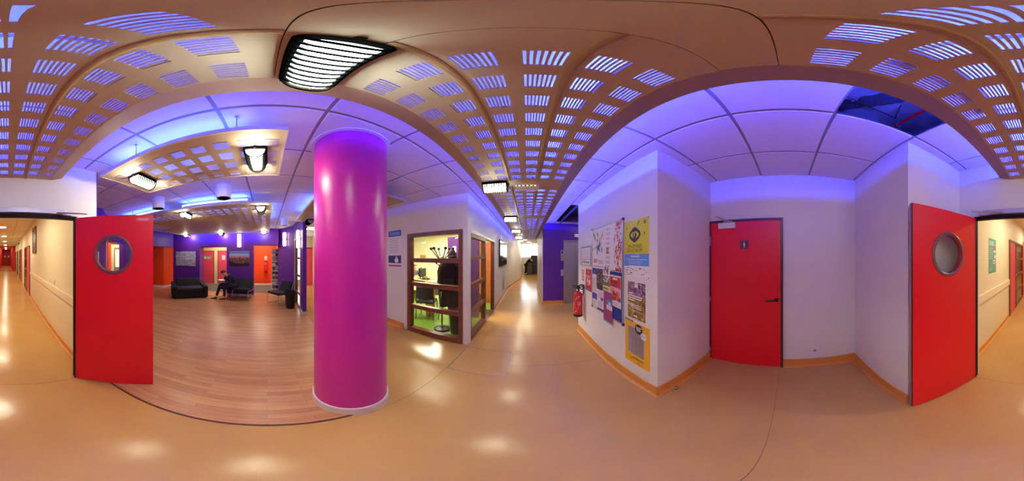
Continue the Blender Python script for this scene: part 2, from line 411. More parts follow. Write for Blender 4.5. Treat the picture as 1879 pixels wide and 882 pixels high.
wallbox('wall_lobby_right',[(3.1,3.2,0,3.2,5.5,3.1),(2.2,3.2,0,3.2,3.27,3.1)],PURPLE)
b=MB(); b.box(.495,5.4,0,.51,5.43,2.1); struct(b.build('trim_corner',WHITEPL))
wallbox('wall_lift_side',[(.50,5.56,0,.51,8.3,2.72)],mat('grey_paint',(190,180,170),.4))
wallbox('wall_far_right',[(.62,8.2,0,3.1,8.3,2.75),(3.0,8.3,0,3.1,16.6,2.75)],CREAM)
b=MB(); b.box(-1.4,16.5,0,3.1,16.62,1.52); b.box(-1.4,16.5,2.68,3.1,16.62,2.8); b.box(-1.4,16.5,1.5,-.62,16.62,2.7); b.box(1.1,16.5,1.5,3.1,16.62,2.7); struct(b.build('wall_far_end',CREAM))
b=MB(); b.prism([(-.98,7.75),(-.98,8.0),(-.90,8.4),(-.50,11.3),(-.50,16.5),(-1.4,16.5),(-1.4,7.75)],0,2.75); struct(b.build('wall_left_far',WHITE))
# office walls
b=MB()
b.box(-7.6,2.56,0,-2.256,2.68,2.75); b.box(-2.256,2.56,2.075,-1.05,2.68,2.75); b.box(-1.05,2.56,0,-.96,2.70,2.75)
b.box(-1.08,2.70,2.085,-.96,4.83,2.75); b.box(-1.08,4.83,0,-.96,7.75,2.75)
struct(b.build('wall_office',WHITE))
wallbox('wall_office_inner',[(-7.5,7.5,0,-1.0,7.6,2.72),(-6.6,2.68,0,-6.5,7.5,2.72)],CREAM)
# side corridor beyond the stub
wallbox('wall_side_corridor',[(-7.6,2.545,0,-2.95,2.56,2.72),(-9.0,2.5,0,-7.5,2.62,2.75),(-9.0,.9,0,-8.9,2.62,2.75),(-9.0,.96,0,-6.9,1.03,2.75)],CREAM)
# ---- lounge: purple walls with openings
def wallseg(b,p,q,t,z0,z1,m=0):
    p=Vector((p[0],p[1],0)); q=Vector((q[0],q[1],0)); d=(q-p); n=Vector((-d.y,d.x,0)).normalized()*t
    b.prism([(p.x,p.y),(q.x,q.y),(q.x+n.x,q.y+n.y),(p.x+n.x,p.y+n.y)],z0,z1,m)
b=MB(); T=.45
# clockwise: inner face on the lounge side, thickness outwards
wallseg(b,(-6.5,-4.13),(-6.5,-2.8),T,0,2.75)
wallseg(b,(-6.5,-2.8),(-6.5,-1.62),T,2.02,2.75)
wallseg(b,(-6.5,-1.62),(-6.5,-.54),T,0,2.75)
wallseg(b,(-6.5,-.54),(-6.5,.45),T,2.06,2.75)
wallseg(b,(-6.78,.44),(-5.80,.93),.12,0,2.75)
wallseg(b,(-6.5,.40),(-6.78,.44),.05,2.06,2.75)
wallseg(b,(-5.40,-4.62),(-6.5,-4.13),.35,2.05,2.75)
wallseg(b,(-3.9,-4.52),(-5.40,-4.62),.3,0,2.75)
wallseg(b,(-2.45,-3.58),(-3.9,-4.52),.3,2.05,2.75)
wallseg(b,(-2.04,-3.12),(-2.45,-3.58),.3,0,2.75)
wallseg(b,(-1.02,-3.12),(-2.04,-3.12),.3,0,2.75)
struct(b.build('wall_lounge',PURPLE))
wallbox('wall_lounge_near',[(-1.03,-3.4,0,-1.0205,-1.701,2.75)],PURPLE)
# stub wall with glazing
b=MB(); b.box(-4.62,.94,0,-4.28,1.04,2.75); b.box(-5.9,.94,2.16,-4.62,1.04,2.75); b.box(-5.9,.94,0,-5.55,1.04,2.16); struct(b.build('wall_stub',PURPLE))
# rooms behind the openings
wallbox('wall_passage_end',[(-9.3,-1.05,0,-9.2,1.0,2.75),(-9.21,-4.8,2.12,-9.2,-1.05,2.75)],ORANGE)
b=MB(); b.box(-9.3,-4.8,0,-9.2,-1.05,2.12); struct(b.build('wall_passage_doors',mat('cream_frame',(232,214,170),.5)))
b=MB(); b.box(-9.2,.52,0,-6.95,.60,2.75); struct(b.build('wall_passage_right',ORANGE))
b=MB(); b.prism([(-6.9,-4.96),(-7.5,-4.82),(-9.2,-4.72),(-9.2,-4.9),(-7.6,-5.2),(-7.2,-6.4),(-6.62,-6.4)],0,2.75); b.box(-6.7,-6.5,0,-3.0,-6.4,2.75); struct(b.build('wall_orange_niche',ORANGE))
b=MB(); b.box(-6.0,-6.4,0,-3.0,-6.3,2.75); struct(b.build('wall_orange_back',ORANGE))
b=MB(); b.box(-9.2,-6.5,2.72,-7.0,1.0,2.75); struct(b.build('ceiling_passage',CREAM))

# ------------------------------------------------------------------ baseboards
def baseboard(name, segs, m, h=.14, t=.012):
    b=MB(); prof=[(0,h),(t,h-.002),(t+.002,.035),(t+.010,.014),(t+.028,.003),(t+.03,0)]
    for p,q in segs:
        d=Vector((q[0]-p[0],q[1]-p[1],0)).normalized(); n=Vector((d.y,-d.x,0))   # room lies to the right of p->q
        R=[[(c[0]+n.x*a,c[1]+n.y*a,z) for a,z in prof] for c in (p,q)]
        k=len(prof)
        b.add(R[0]+R[1],[(i,i+1,k+i+1,k+i) for i in range(k-1)],0)
        b.add(R[0]+[(p[0],p[1],0)],[tuple(range(k+1))],0); b.add(R[1]+[(q[0],q[1],0)],[tuple(range(k,-1,-1))],0)
    return struct(b.build(name,m))
baseboard('baseboard_right',[((1.04,3.27),(1.04,1.012)),((2.2,3.27),(1.04,3.27)),((1.012,1.04),(2.05,1.04)),((2.07,.055),(2.07,-.89)),((2.07,-.89),(.985,-.89)),((1.0,-.86),(1.0,-1.69))],BASE_O)
baseboard('baseboard_lift',[((.48,5.4),(1.19,5.4)),((.50,8.3),(.50,5.37))],BASE_O,h=.12)
baseboard('baseboard_left',[((-.96,4.88),(-.96,7.75)),((-.98,7.75),(-.98,8.0)),((-.98,8.0),(-.9,8.4)),((-.9,8.4),(-.5,11.3)),((-.5,11.3),(-.5,16.5)),((-7.5,2.545),(-2.95,2.545)),((-2.95,2.56),(-2.36,2.56))],BASE_O,h=.13)
baseboard('baseboard_back_corridor',[((-.92,-18),(-.92,-1.82)),((.992,-1.82),(.992,-4.15)),((.99,-6.45),(.99,-18))],BASE_O,h=.09)
baseboard('baseboard_lounge',[((-6.5,-4.13),(-6.5,-2.8)),((-6.5,-1.62),(-6.5,-.54)),((-6.78,.44),(-5.8,.93)),((-4.62,.94),(-4.25,.94)),((-4.28,.91),(-4.28,1.04)),((-9.2,-1.05),(-9.2,.52)),((-3.9,-4.52),(-5.4,-4.62)),((-6.62,-6.4),(-6.9,-4.96)),((-6.9,-4.96),(-7.5,-4.82)),((-9.2,-4.7),(-9.2,-1.05))],BASE_W,h=.10)
b=MB(); b.box(-.92,-6.4,.9,-.895,-1.83,1.02); struct(b.build('trim_rail_left',mat('cream_rail',(235,222,196),.4)))
b=MB(); b.box(.967,-4.15,.89,.992,-1.83,1.02); struct(b.build('trim_rail_right',MATS['cream_rail']))

# ------------------------------------------------------------------ the round column
t=thing('round_column','tall glossy magenta round column with a pale base ring by the parquet edge','column',(-1.29,.71,0)); t['kind']='thing'
b=MB(); b.lathe([(.322,.0),(.322,2.72)],n=96); b.build('shaft',MAGENTA,t)
b=MB(); b.lathe([(.322,0),(.337,0),(.337,.112),(.333,.118),(.322,.118)],n=96); o=b.build('base_ring',BASE_W,t); o['label']='pale base ring'
b=MB(); b.lathe([(.322,2.712),(.352,2.712),(.352,2.728)],n=96); b.build('top_ring',WHITEPL,t)
# ------------------------------------------------------------------ perforated ceiling rafts, cove tubes, lamps
def perforated(b, x0,x1,y0,y1, z, t, cols, rows, n=7, sw=.0072, skip=lambda c,r:False):
    """sheet with slotted blocks: cols = x ranges of blocks, rows = y ranges; slots run along y"""
    xs={x0,x1}; ysv={y0,y1}; holes=[]
    for ci,(a,c) in enumerate(cols):
        p=(c-a-sw)/(n-1)
        for k in range(n):
            xs.add(round(a+p*k,5)); xs.add(round(a+p*k+sw,5))
    for r in rows: ysv.add(r[0]); ysv.add(r[1])
    xs=sorted(xs); ysv=sorted(ysv)
    def is_hole(i,j):
        cx=(xs[i]+xs[i+1])/2; cy=(ysv[j]+ysv[j+1])/2
        for ri,r in enumerate(rows):
            if r[0]<cy<r[1]:
                for ci,(a,c) in enumerate(cols):
                    if a<cx<c and not skip(ci,ri):
                        p=(c-a-sw)/(n-1); k=int((cx-a)/p+1e-6)
                        if cx-a-p*k<sw: return True
        return False
    W=len(xs)-1; Hn=len(ysv)-1
    g=[[is_hole(i,j) for j in range(Hn)] for i in range(W)]
    # merge solid cells into runs along x to keep the mesh light
    for j in range(Hn):
        i=0
        while i<W:
            if g[i][j]: 
                X0,X1,Y0,Y1=xs[i],xs[i+1],ysv[j],ysv[j+1]
                b.quad((X0,Y0,z),(X0,Y0,z+t),(X0,Y1,z+t),(X0,Y1,z)); b.quad((X1,Y0,z),(X1,Y1,z),(X1,Y1,z+t),(X1,Y0,z+t))
                b.quad((X0,Y0,z),(X1,Y0,z),(X1,Y0,z+t),(X0,Y0,z+t)); b.quad((X0,Y1,z),(X0,Y1,z+t),(X1,Y1,z+t),(X1,Y1,z))
                i+=1; continue
            k=i
            while k<W and not g[k][j]: k+=1
            X0,X1,Y0,Y1=xs[i],xs[k],ysv[j],ysv[j+1]
            b.quad((X0,Y0,z),(X0,Y1,z),(X1,Y1,z),(X1,Y0,z)); b.quad((X0,Y0,z+t),(X1,Y0,z+t),(X1,Y1,z+t),(X0,Y1,z+t))
            i=k
    b.quad((x0,y0,z),(x1,y0,z),(x1,y0,z+t),(x0,y0,z+t)); b.quad((x0,y1,z),(x0,y1,z+t),(x1,y1,z+t),(x1,y1,z))
    b.quad((x0,y0,z),(x0,y0,z+t),(x0,y1,z+t),(x0,y1,z)); b.quad((x1,y0,z),(x1,y1,z),(x1,y1,z+t),(x1,y0,z+t))
    return b

ZS=2.49; TS=.0125
CL=[(-.455,-.367),(-.305,-.214)]; CC=[(-.157,-.067),(-.009,.081)]; CR=[(.138,.225),(.282,.371)]
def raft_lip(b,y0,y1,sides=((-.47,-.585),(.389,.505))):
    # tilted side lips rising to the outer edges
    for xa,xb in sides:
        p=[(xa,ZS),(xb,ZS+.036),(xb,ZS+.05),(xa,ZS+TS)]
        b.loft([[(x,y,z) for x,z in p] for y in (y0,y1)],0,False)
def raft_section(y0,y1,rows,label,tube=True,endplate=None):
    """one section of the long corridor raft; origin at its start"""
    t=thing('ceiling_raft',label,'ceiling raft',(0,y0,0),0,'perforated ceiling rafts over the corridor')
    L=y1-y0; rw=[(a-y0,c-y0) for a,c in rows]
    for (xa,xb,cols) in ((-.47,-.191,CL),(-.189,.109,CC),(.111,.389,CR)):
        perforated(MB(),xa,xb,.0,L,ZS,TS,cols,rw).build('perforated_panel',RAFT,t)
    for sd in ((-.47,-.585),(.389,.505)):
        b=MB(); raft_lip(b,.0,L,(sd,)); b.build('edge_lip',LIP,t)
    for x in (-.19,.11):
        b=MB(); pr=[(x-.014,ZS+.004),(x-.011,ZS-.006),(x-.004,ZS-.009),(x+.004,ZS-.009),(x+.011,ZS-.006),(x+.014,ZS+.004)]
        b.loft([[(a,y,z) for a,z in pr] for y in (.0,L)],0,False); b.build('joint_strip',STRIP,t)
    if tube:
        b=MB(); b.box(.225,.03,ZS+TS,.285,L-.03,ZS+TS+.035); b.build('batten',WHITEPL,t)
        b=MB(); b.cyl((.255,.05,ZS+.072),(.255,L-.05,ZS+.072),.013,n=10); b.build('light_tube',TUBEV,t)
        b=MB(); b.box(-.36,.03,ZS+TS,-.30,L-.03,ZS+TS+.035); b.build('batten',WHITEPL,t)  # carries the added left tube
        b=MB(); b.cyl((-.33,.05,ZS+.072),(-.33,L-.05,ZS+.072),.013,n=10); b.build('light_tube',TUBEV_FILL,t)  # added tube, hidden above the raft, tints the left ceiling violet
    return t
def cross_plate(y0,y1,label):
    b=MB(); b.box(-.468,y0,ZS,.387,y1,ZS+TS); b.box(-.46,y0-.018,ZS+TS+.0005,.385,y1+.018,ZS+TS+.006)
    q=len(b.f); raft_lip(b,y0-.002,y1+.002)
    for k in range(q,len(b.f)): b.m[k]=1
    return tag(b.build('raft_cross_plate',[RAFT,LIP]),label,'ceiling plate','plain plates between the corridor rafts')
rowsR=[(-.05-.1485*k-.087,-.05-.1485*k) for k in range(11)]
raft_section(-1.698,.02,rowsR,'perforated raft over the open corridor doorway and the toilet alcove')
cross_plate(.022,.168,'plain ceiling plate carrying the large near lamp')
rowsF=[(.299+.1485*k,.299+.1485*k+.087) for k in range(10)]
f0=raft_section(.17,1.76,rowsF,'perforated raft between the near lamp and the lamp before the glazed office')
names=['perforated raft over the glazed office sliding door','perforated raft beside the purple lift wall','perforated raft past the wall screen in the corridor','farthest perforated raft down the corridor']
pl=['plain ceiling plate carrying the lamp and white exit unit by the office corner','plain ceiling plate carrying the corridor lamp over the office doorway','plain ceiling plate carrying the lamp by the wall screen','plain ceiling plate carrying the lamp just past the wall screen']
for k in range(4):
    cross_plate(1.762+1.74*k,1.908+1.74*k,pl[k])
    dup(f0,(0,.17+1.74*(k+1),0),0,names[k])

G='bulkhead lamps along the corridor raft'
# bulkhead lamp: black base plate, D-section diffuser, black louvre hoops; long axis on x, hangs from z=0
def make_lamp(label, dm, loc, group, lit=True, db=None):
    t=thing('bulkhead_lamp',label,'lamp',loc,0,group)
    b=MB(); b.rbox(-.142,-.088,-.018,.142,.088,0,.02); b.box(.141,-.009,-.018,.156,.009,-.004); b.box(-.15,-.012,-.02,-.142,.012,-.004)
    b.build('base_plate',CAGE,t)
    def arc(x,ry,rz,n=16): return [(x,ry*cos(pi*k/n),-.018-rz*sin(pi*k/n)) for k in range(n+1)]
    b=MB(); A0=arc(-.122,.068,.082); A1=arc(.122,.068,.082)
    b.add(A0+A1,[(i,i+1,18+i,17+i) for i in range(16) if i in (3,4,11,12)],0,True); b.add(A0+A1,[(i,i+1,18+i,17+i) for i in range(16) if i<3 or i>12],2,True); b.add(A0+A1,[(i,i+1,18+i,17+i) for i in range(5,11)],1,True)
    em=2 if (lit and G in (group,)) else 0
    b.add(A0,[tuple(range(17))],em); b.add(A1,[tuple(range(16,-1,-1))],em)
    o=b.build('diffuser',[dm,db or dm,LAMPDIM if lit else dm],t); o['label']='white glowing diffuser' if lit else 'white unlit diffuser'
    b=MB()
    for k in range(11):
        x=-.132+.0264*k
        ring=arc(x,.079,.093,18)
        inner=arc(x,.071,.085,18)
        n=len(ring)
        vs=[(p[0]-.0046,p[1],p[2]) for p in ring]+[(p[0]+.0046,p[1],p[2]) for p in ring]+[(p[0]+.0046,p[1],p[2]) for p in inner]+[(p[0]-.0046,p[1],p[2]) for p in inner]
        fs=[]
        for i in range(n-1):
            for a in range(4):
                c=(a+1)%4; fs.append((a*n+i,a*n+i+1,c*n+i+1,c*n+i))
        b.add(vs,fs,0,False)
    for y,z in ((.079,-.02),(-.079,-.02)):
        b.box(-.136,y-.005,z-.008,.136,y+.005,z+.006)
    b.build('louvre_cage',CAGE,t)
    return t
G='bulkhead lamps along the corridor raft'
make_lamp('large near black louvred bulkhead lamp glowing greenish white beside the magenta column',LAMPW,(-.34,.12,ZS-.001),G,True,LAMPWB)
l0=make_lamp('black louvred lamp glowing beside the white exit unit near the office corner',LAMPC,(-.36,1.84,ZS-.001),G,True,LAMPCB)
for k,lb in enumerate(['black louvred corridor lamp above the office doorway, second beyond the white exit unit','small corridor lamp above the wall screen','small corridor lamp just past the wall screen','farthest small corridor lamp before the daylight window']):
    dup(l0,(-.36,3.58+1.74*k,ZS-.001),0,lb)
# exit unit on the raft
t=thing('exit_light_unit','white flush emergency exit unit on the ceiling raft beside the lit lamp','exit light',(.0,1.96,ZS-.001))
b=MB(); b.rbox(-.135,-.07,-.022,.135,.07,0,.012); b.build('housing',WHITEPL,t)
b=MB()
b.box(-.118,-.0715,-.017,.118,-.0698,-.004); b.build('lens_strip',mat('dark_lens',(40,34,36),.2),t)
b=MB()
for x in (-.09,-.045,0,.045,.09): b.ball((x,-.072,-.0105),(.013,.002,.005),10,6)
b.build('led_window',mat('amber_led',(255,190,130),.3,emit=(1,.55,.3),estr=3),t)

# ---------------- suspended islands in the lounge
def island(name_label, x0,x1,y0,y1, z, blocks, tubes, rods, tz=.075):
    t=thing('suspended_island',name_label,'ceiling raft',((x0+x1)/2,(y0+y1)/2,z),0,'suspended perforated islands over the lounge')
    cx,cy=(x0+x1)/2,(y0+y1)/2
    b=MB()
    xs,yss,skip=blocks
    perforated(b,x0-cx+.02,x1-cx-.02,y0-cy+.02,y1-cy-.02,0,.0045,[(a-cx,c-cx) for a,c in xs],[(a-cy,c-cy) for a,c in yss],6,.0105,skip)
    b.build('perforated_panel',RAFT,t)
    b=MB(); X0,X1,Y0,Y1=x0-cx,x1-cx,y0-cy,y1-cy
    b.box(X0,Y0,-.004,X1,Y0+.02,.034); b.box(X0,Y1-.02,-.004,X1,Y1,.034); b.box(X0,Y0+.02,-.004,X0+.02,Y1-.02,.034); b.box(X1-.02,Y0+.02,-.004,X1,Y1-.02,.034)
    o=b.build('edge_frame',RAFTEDGE,t); o['label']='pale edge band'
    for (a,c) in rods:
        b=MB(); b.cyl((a-cx,c-cy,.012),(a-cx,c-cy,H_CEIL-z),.004,n=8); b.cyl((a-cx,c-cy,H_CEIL-z-.02),(a-cx,c-cy,H_CEIL-z),.014,.010,12); b.cyl((a-cx,c-cy,.012),(a-cx,c-cy,.04),.012,n=10); b.build('hanger_rod',STEEL,t)
    for (p,q) in tubes:
        d=(Vector(q)-Vector(p)).normalized(); n=Vector((-d.y,d.x,0))
        b=MB(); c=(Vector(p)+Vector(q))/2-Vector((cx,cy,0)); L=(Vector(q)-Vector(p)).length
        b.obox((c.x,c.y,.03),d*(L/2),n*.03,Vector((0,0,.017)))
        for s in (-1,1): e=c+d*(s*(L/2-.012)); b.obox((e.x,e.y,tz-.014),d*.01,n*.016,(0,0,.03))
        b.build('batten',WHITEPL,t)
        b=MB(); a=c-d*(L/2-.02); e=c+d*(L/2-.02); b.cyl((a.x,a.y,tz),(e.x,e.y,tz),.013,n=10); b.build('light_tube',TUBEB2 if p[0]<-5.9 else TUBEB,t)
    return t
Z1=2.52
bx=[(-1.05-.168*k-.10,-1.05-.168*k) for k in range(4)][::-1]
by=[(-1.40+.172*k,-1.40+.172*k+.105) for k in range(9)]
island('smaller suspended perforated island nearest the long corridor raft',-1.70,-.93,-1.48,.125,Z1,(bx,by,lambda c,r:False),
  [((-1.05,-1.35,0),(-1.05,-.15,0)),((-1.58,-1.35,0),(-1.58,-.15,0))],[(-.97,-.18),(-.97,-.98),(-1.66,-.18),(-1.66,-.98)],.055)
bx=[(-2.80-.172*k-.105,-2.80-.172*k) for k in range(19)][::-1]
by=[(-3.40+.172*k,-3.40+.172*k+.105) for k in range(20)]
nb=len(bx)
island('large square suspended island over the lounge seats with blue tubes on top',-6.25,-2.70,-3.5,.08,Z1,(bx,by,lambda c,r: not (c>=nb-4 or (r>=16 and c>=8) or (r<=2 and c>8))),
  [((-2.86,-3.3,0),(-2.86,-2.05,0)),((-2.86,-1.62,0),(-2.86,-.32,0)),((-3.2,-3.4,0),(-4.6,-3.4,0)),((-6.19,-3.3,0),(-6.19,-1.85,0)),((-6.19,-1.7,0),(-6.19,-.2,0)),((-4.8,.0,0),(-3.3,.0,0))],[(-2.76,-.9),(-2.76,-2.9),(-6.1,-3.4),(-6.1,0)],.125)
bx=[(-4.0+.172*k,-4.0+.172*k+.105) for k in range(12)]; by=[(.82+.172*k,.82+.172*k+.105) for k in range(6)]
island('suspended island half hidden behind the magenta column',-4.16,-1.75,.70,1.95,Z1,(bx,by,lambda c,r:False),[((-3.9,.85,0),(-2.7,.85,0))],[(-4.05,1.0),(-2.3,1.8)],.055)
G2='bulkhead lamps under the lounge islands'
i1=make_lamp('louvred lamp at the column end of the smaller island, white end facing out',LAMPY,(-1.29,-.085,Z1-.003),G2,True,LAMPYB)
for p,lb in [((-1.30,-1.21),'louvred lamp at the doorway end of the smaller island'),((-3.01,-1.6),'louvred lamp midway along the front edge of the large island'),((-2.98,-.11),'louvred lamp at the front corner of the large island by the column'),
   ((-6.10,-3.20),'small lamp at the far corner of the large island above the sofa'),((-6.12,-1.72),'small lamp at the far edge of the large island above the reading person'),((-5.95,-.12),'small lamp at the far corner of the large island near the orange opening')]:
    dup(i1,(p[0],p[1],Z1-.003),0,lb)
make_lamp('unlit black louvred lamp under the island behind the magenta column',mat('lamp_off',(150,150,165),.4),(-3.95,1.03,Z1-.003),G2,False)
# surface mounted downlights
def downlight(x,y,label):
    t=thing('ceiling_downlight',label,'ceiling light',(x,y,H_CEIL),0,'white cylinder downlights on the lounge ceiling')
    b=MB(); b.lathe([(0,0),(.112,0),(.112,-.215),(.106,-.22),(.100,-.215),(.098,-.15)],n=40); b.build('housing',WHITEPL,t)
    b=MB(); b.lathe([(.098,-.15),(.085,-.19),(.06,-.17),(0,-.165)],n=32); b.build('reflector',mat('dark_reflector',(60,40,70),.15,metal=.8),t)
    b=MB()
    for k in range(5): b.box(-.09+.04*k,-.085,-.212,-.087+.04*k,.085,-.175)
    b.build('louvre',mat('dark_reflector'),t)
    return t
d0=downlight(-2.35,-.63,'white cylinder downlight behind the smaller island, towards the column')
dup(d0,(-2.38,-1.83,H_CEIL),0,'white cylinder downlight above the left red door top')
dup(d0,(-4.72,.50,H_CEIL),0,'white cylinder downlight in front of the purple corner with stacked wall lights')
# ------------------------------------------------------------------ doors
def leaf_with_hole(b, W, Hh, T, hc, hr, m=0, n=48):
    """door leaf in local x (0..W), z (0..Hh), thickness y 0..T, round hole"""
    def per(a):
        dx,dz=cos(a),sin(a); ts=[]
        if dx>1e-9: ts.append((W-hc[0])/dx)
        if dx<-1e-9: ts.append((0-hc[0])/dx)
        if dz>1e-9: ts.append((Hh-hc[1])/dz)
        if dz<-1e-9: ts.append((0-hc[1])/dz)
        t=min(x for x in ts if x>0); return (hc[0]+dx*t,hc[1]+dz*t)
    angs=sorted(set([2*pi*k/n for k in range(n)]+[atan2(z-hc[1],x-hc[0])%(2*pi) for x,z in ((0,0),(W,0),(W,Hh),(0,Hh))]))
    n=len(angs); O=[per(a) for a in angs]; I=[(hc[0]+hr*cos(a),hc[1]+hr*sin(a)) for a in angs]
    for y,s in ((0,1),(T,-1)):
        vs=[(x,y,z) for x,z in O]+[(x,y,z) for x,z in I]
        for i in range(n):
            j=(i+1)%n; f=(i,j,n+j,n+i) 
            b.add([vs[k] for k in (f if s==-1 else f[::-1])],[(0,1,2,3)],m)
    for i in range(n):
        j=(i+1)%n
        b.quad((O[i][0],0,O[i][1]),(O[j][0],0,O[j][1]),(O[j][0],T,O[j][1]),(O[i][0],T,O[i][1]),m)
        b.quad((I[i][0],0,I[i][1]),(I[i][0],T,I[i][1]),(I[j][0],T,I[j][1]),(I[j][0],0,I[j][1]),m)
    return b
PORT=mat('porthole_trim',(112,76,84),.28)
def porthole_door(name, label, hinge, free, hole_t, T, edge_m=None, flipy=False):
    """leaf from hinge to free point; visible face (towards the camera) is local y=0, thickness goes away from it"""
    h=Vector(hinge); f=Vector(free); W=(f-h).length; a=atan2(f.y-h.y,f.x-h.x)
    r=root_struct(name,label,(h.x,h.y,.018),a)
    s=1 if not flipy else -1
    b=MB(); leaf_with_hole(b,W,2.022,T*s,(hole_t,1.62),.176); b.build('door_leaf',RED,r)
    b=MB()
    for y0,y1 in ((-.007*s,.002*s),(T*s-.002*s,T*s+.007*s)):
        pr=[(.171,y0),(.171,y1),(.197,y1),(.202,(y0+y1)/2),(.199,y0)]
        n=64; R=[]
        for k in range(n+1):
            A=2*pi*k/n; R.append([(hole_t+q*cos(A),y,1.62+q*sin(A)) for q,y in pr])
        b.loft(R,0,True,False)
    b.build('porthole_ring',PORT,r)
    b=MB(); n=48; b.add([(hole_t+.178*cos(2*pi*k/n),T*s*.5,1.62+.178*sin(2*pi*k/n)) for k in range(n)],[tuple(range(n))]); b.build('porthole_glass',GLASS,r)
    return r,W,s
# left leaf: camera side is to the right of hinge->free
r,W,s=porthole_door('door_1','open red door leaf with round porthole by the parquet room, small red label at its top corner',(-.722,-1.644),(-1.273,-1.046),.41,.042,flipy=False)
# label sticker near the free top corner (camera side is local +y*?)
LBL=mat('red_label',(190,30,60),.4); LBT=mat('label_text',(235,170,190),.5)
b=MB(); yy=.0 ; 
b.box(W-.175,-.0012,1.958,W-.02,.0,1.99,0)
for k,(x0,x1) in enumerate(((W-.15,W-.045),(W-.17,W-.025),(W-.145,W-.05))): b.box(x0,-.0016,1.983-.0095*k,x1,-.0012,1.987-.0095*k,1)
b.build('warning_label',[LBL,LBT],r)
b=MB(); b.box(-.014,-.004,-.01,.003,.042,2.03); b.build('hinge_seal',BLACK,r)
r,W,s=porthole_door('door_2','open red door leaf with round porthole standing against the white alcove wall, thick brown edge',(.763,-1.638),(.913,-.861),.405,.042,flipy=True)
b=MB(); b.box(W,-.008,0,W+.004,.0,2.022,1); b.box(W,-.026,0,W+.006,-.008,2.022,2); b.box(W,-.042,0,W+.004,-.026,2.022,0)
b.build('edge_strip',[mat('pale_door_edge',(190,180,195),.4),BLACK,mat('bare_wood_edge',(150,98,84),.45)],r)
b=MB(); b.box(-.012,-.042,-.01,.003,.004,2.03); b.build('hinge_seal',BLACK,r)
# frame of the double opening with head bar and closers
r=root_struct('door_frame','dark frame of the open double doorway into the long back corridor',(0,0,0))
b=MB(); b.box(-.745,-1.71,0,-.722,-1.655,2.06); b.box(.768,-1.71,0,.79,-1.655,2.06); b.box(-.722,-1.71,2.02,.768,-1.655,2.06); b.build('jamb',mat('black_frame',(30,10,18),.6,spec=.12),r)
b=MB(); b.box(-.60,-1.695,2.075,.735,-1.655,2.125); b.build('closer_rail',mat('closer_grey',(190,180,205),.35,metal=.3),r)
b=MB(); b.tube([(.70,-1.67,2.07),(.45,-1.60,2.068),(.72,-1.45,2.066)],.008,8); b.build('closer_arm',STEEL,r)
b=MB(); b.tube([(-.68,-1.67,2.07),(-.50,-1.60,2.068),(-.80,-1.52,2.066)],.008,8); b.build('closer_arm',STEEL,r)

# toilet door
r=root_struct('door_3','closed red toilet door with a white man pictogram',(2.07,0,0))
b=MB(); b.box(-.03,1.022,0,0.02,1.040,2.105); b.box(-.03,.055,0,.02,.085,2.105); b.box(-.03,.085,2.078,.02,1.022,2.105); b.build('door_frame',DKFRAME,r)
b=MB(); b.box(-.018,.087,.008,.02,1.02,2.076); b.build('door_leaf',RED,r)
b=MB()
b.cyl((-.018,.135,1.066),(-.030,.135,1.066),.026,n=24); b.tube([(-.030,.135,1.066),(-.062,.135,1.066),(-.068,.150,1.066),(-.068,.272,1.060)],.0105,10)
b.build('door_handle',BLACK,r)
b=MB()
for z in (1.86,1.80,1.02,.20): b.cyl((-.036,1.024,z-.035),(-.036,1.024,z+.035),.008,n=10)
b.build('hinge',STEEL,r)
t=MB(); t.box(-.075,.662,1.985,-.018,.888,2.058); o=t.build('door_closer',WHITEPL,r); o['label']='white closer box'
b=MB(); b.tube([(-.045,.73,2.06),(-.045,.73,2.078),(-.16,.885,2.135)],.006,8); b.tube([(-.16,.885,2.135),(-.03,.80,2.09)],.006,8); b.box(-.05,.70,2.072,-.03,.83,2.084); b.build('closer_arm',STEEL,r)
PL=mat('plaque_brown',(92,44,62),.4); PB=mat('plaque_border',(150,96,96),.4); PW=mat('plaque_white',(240,225,235),.4)
p=Paper((2.07-.018,.604,1.714),(0,-1,0),.112,.108,t=.003)
p.rect(.004,.004,.108,.104,2,1); p.rect(.007,.007,.105,.101,0,2)
p.ell(.056,.082,.0085,.0085,1,3); p.poly([(.043,.064),(.049,.071),(.063,.071),(.069,.064),(.068,.046),(.062,.040),(.061,.016),(.0565,.014),(.0555,.014),(.051,.016),(.050,.040),(.044,.046)],1,3)
p.build('toilet_sign',[PL,PW,PB]); o=bpy.data.objects['toilet_sign']; tag(o,'small brown plaque with a white man pictogram on the toilet door','sign')
# socket, door stop
t=thing('wall_socket','white square wall socket low on the wall right of the toilet door','socket',(2.07,-.343,.285))
b=MB(); b.box(-.010,-.041,-.041,0,.041,.041); bevel(b.build('plate',WHITEPL,t),.004)
b=MB(); 
n=24
R0=[(-.0102,.021*cos(2*pi*k/n),.021*sin(2*pi*k/n)) for k in range(n)]; R1=[(-.0125,.023*cos(2*pi*k/n),.023*sin(2*pi*k/n)) for k in range(n)]; b.loft([R1,R0],0,True); 
for y,z in ((-.009,0),(.009,0),(0,.012)): b.cyl((-.0124,y,z),(-.0128,y,z),.0028,n=8,m=1)
b.build('socket_well',[mat('socket_shadow',(150,140,160),.5),BLACK],t)
t=thing('door_stop','small black floor door stop near the poster wall corner','door stop',(1.235,.985,0))
b=MB(); b.lathe([(0,0),(.021,0),(.022,.006),(.018,.016),(.016,.030),(.012,.034),(0,.034)],n=24); b.build('rubber_body',BLACK,t)
b=MB(); b.lathe([(.0165,.018),(.0185,.018),(.0180,.027),(.016,.027)],n=24); b.lathe([(0,.0345),(.006,.0345)],n=12); b.build('pale_ring',WHITEPL,t)

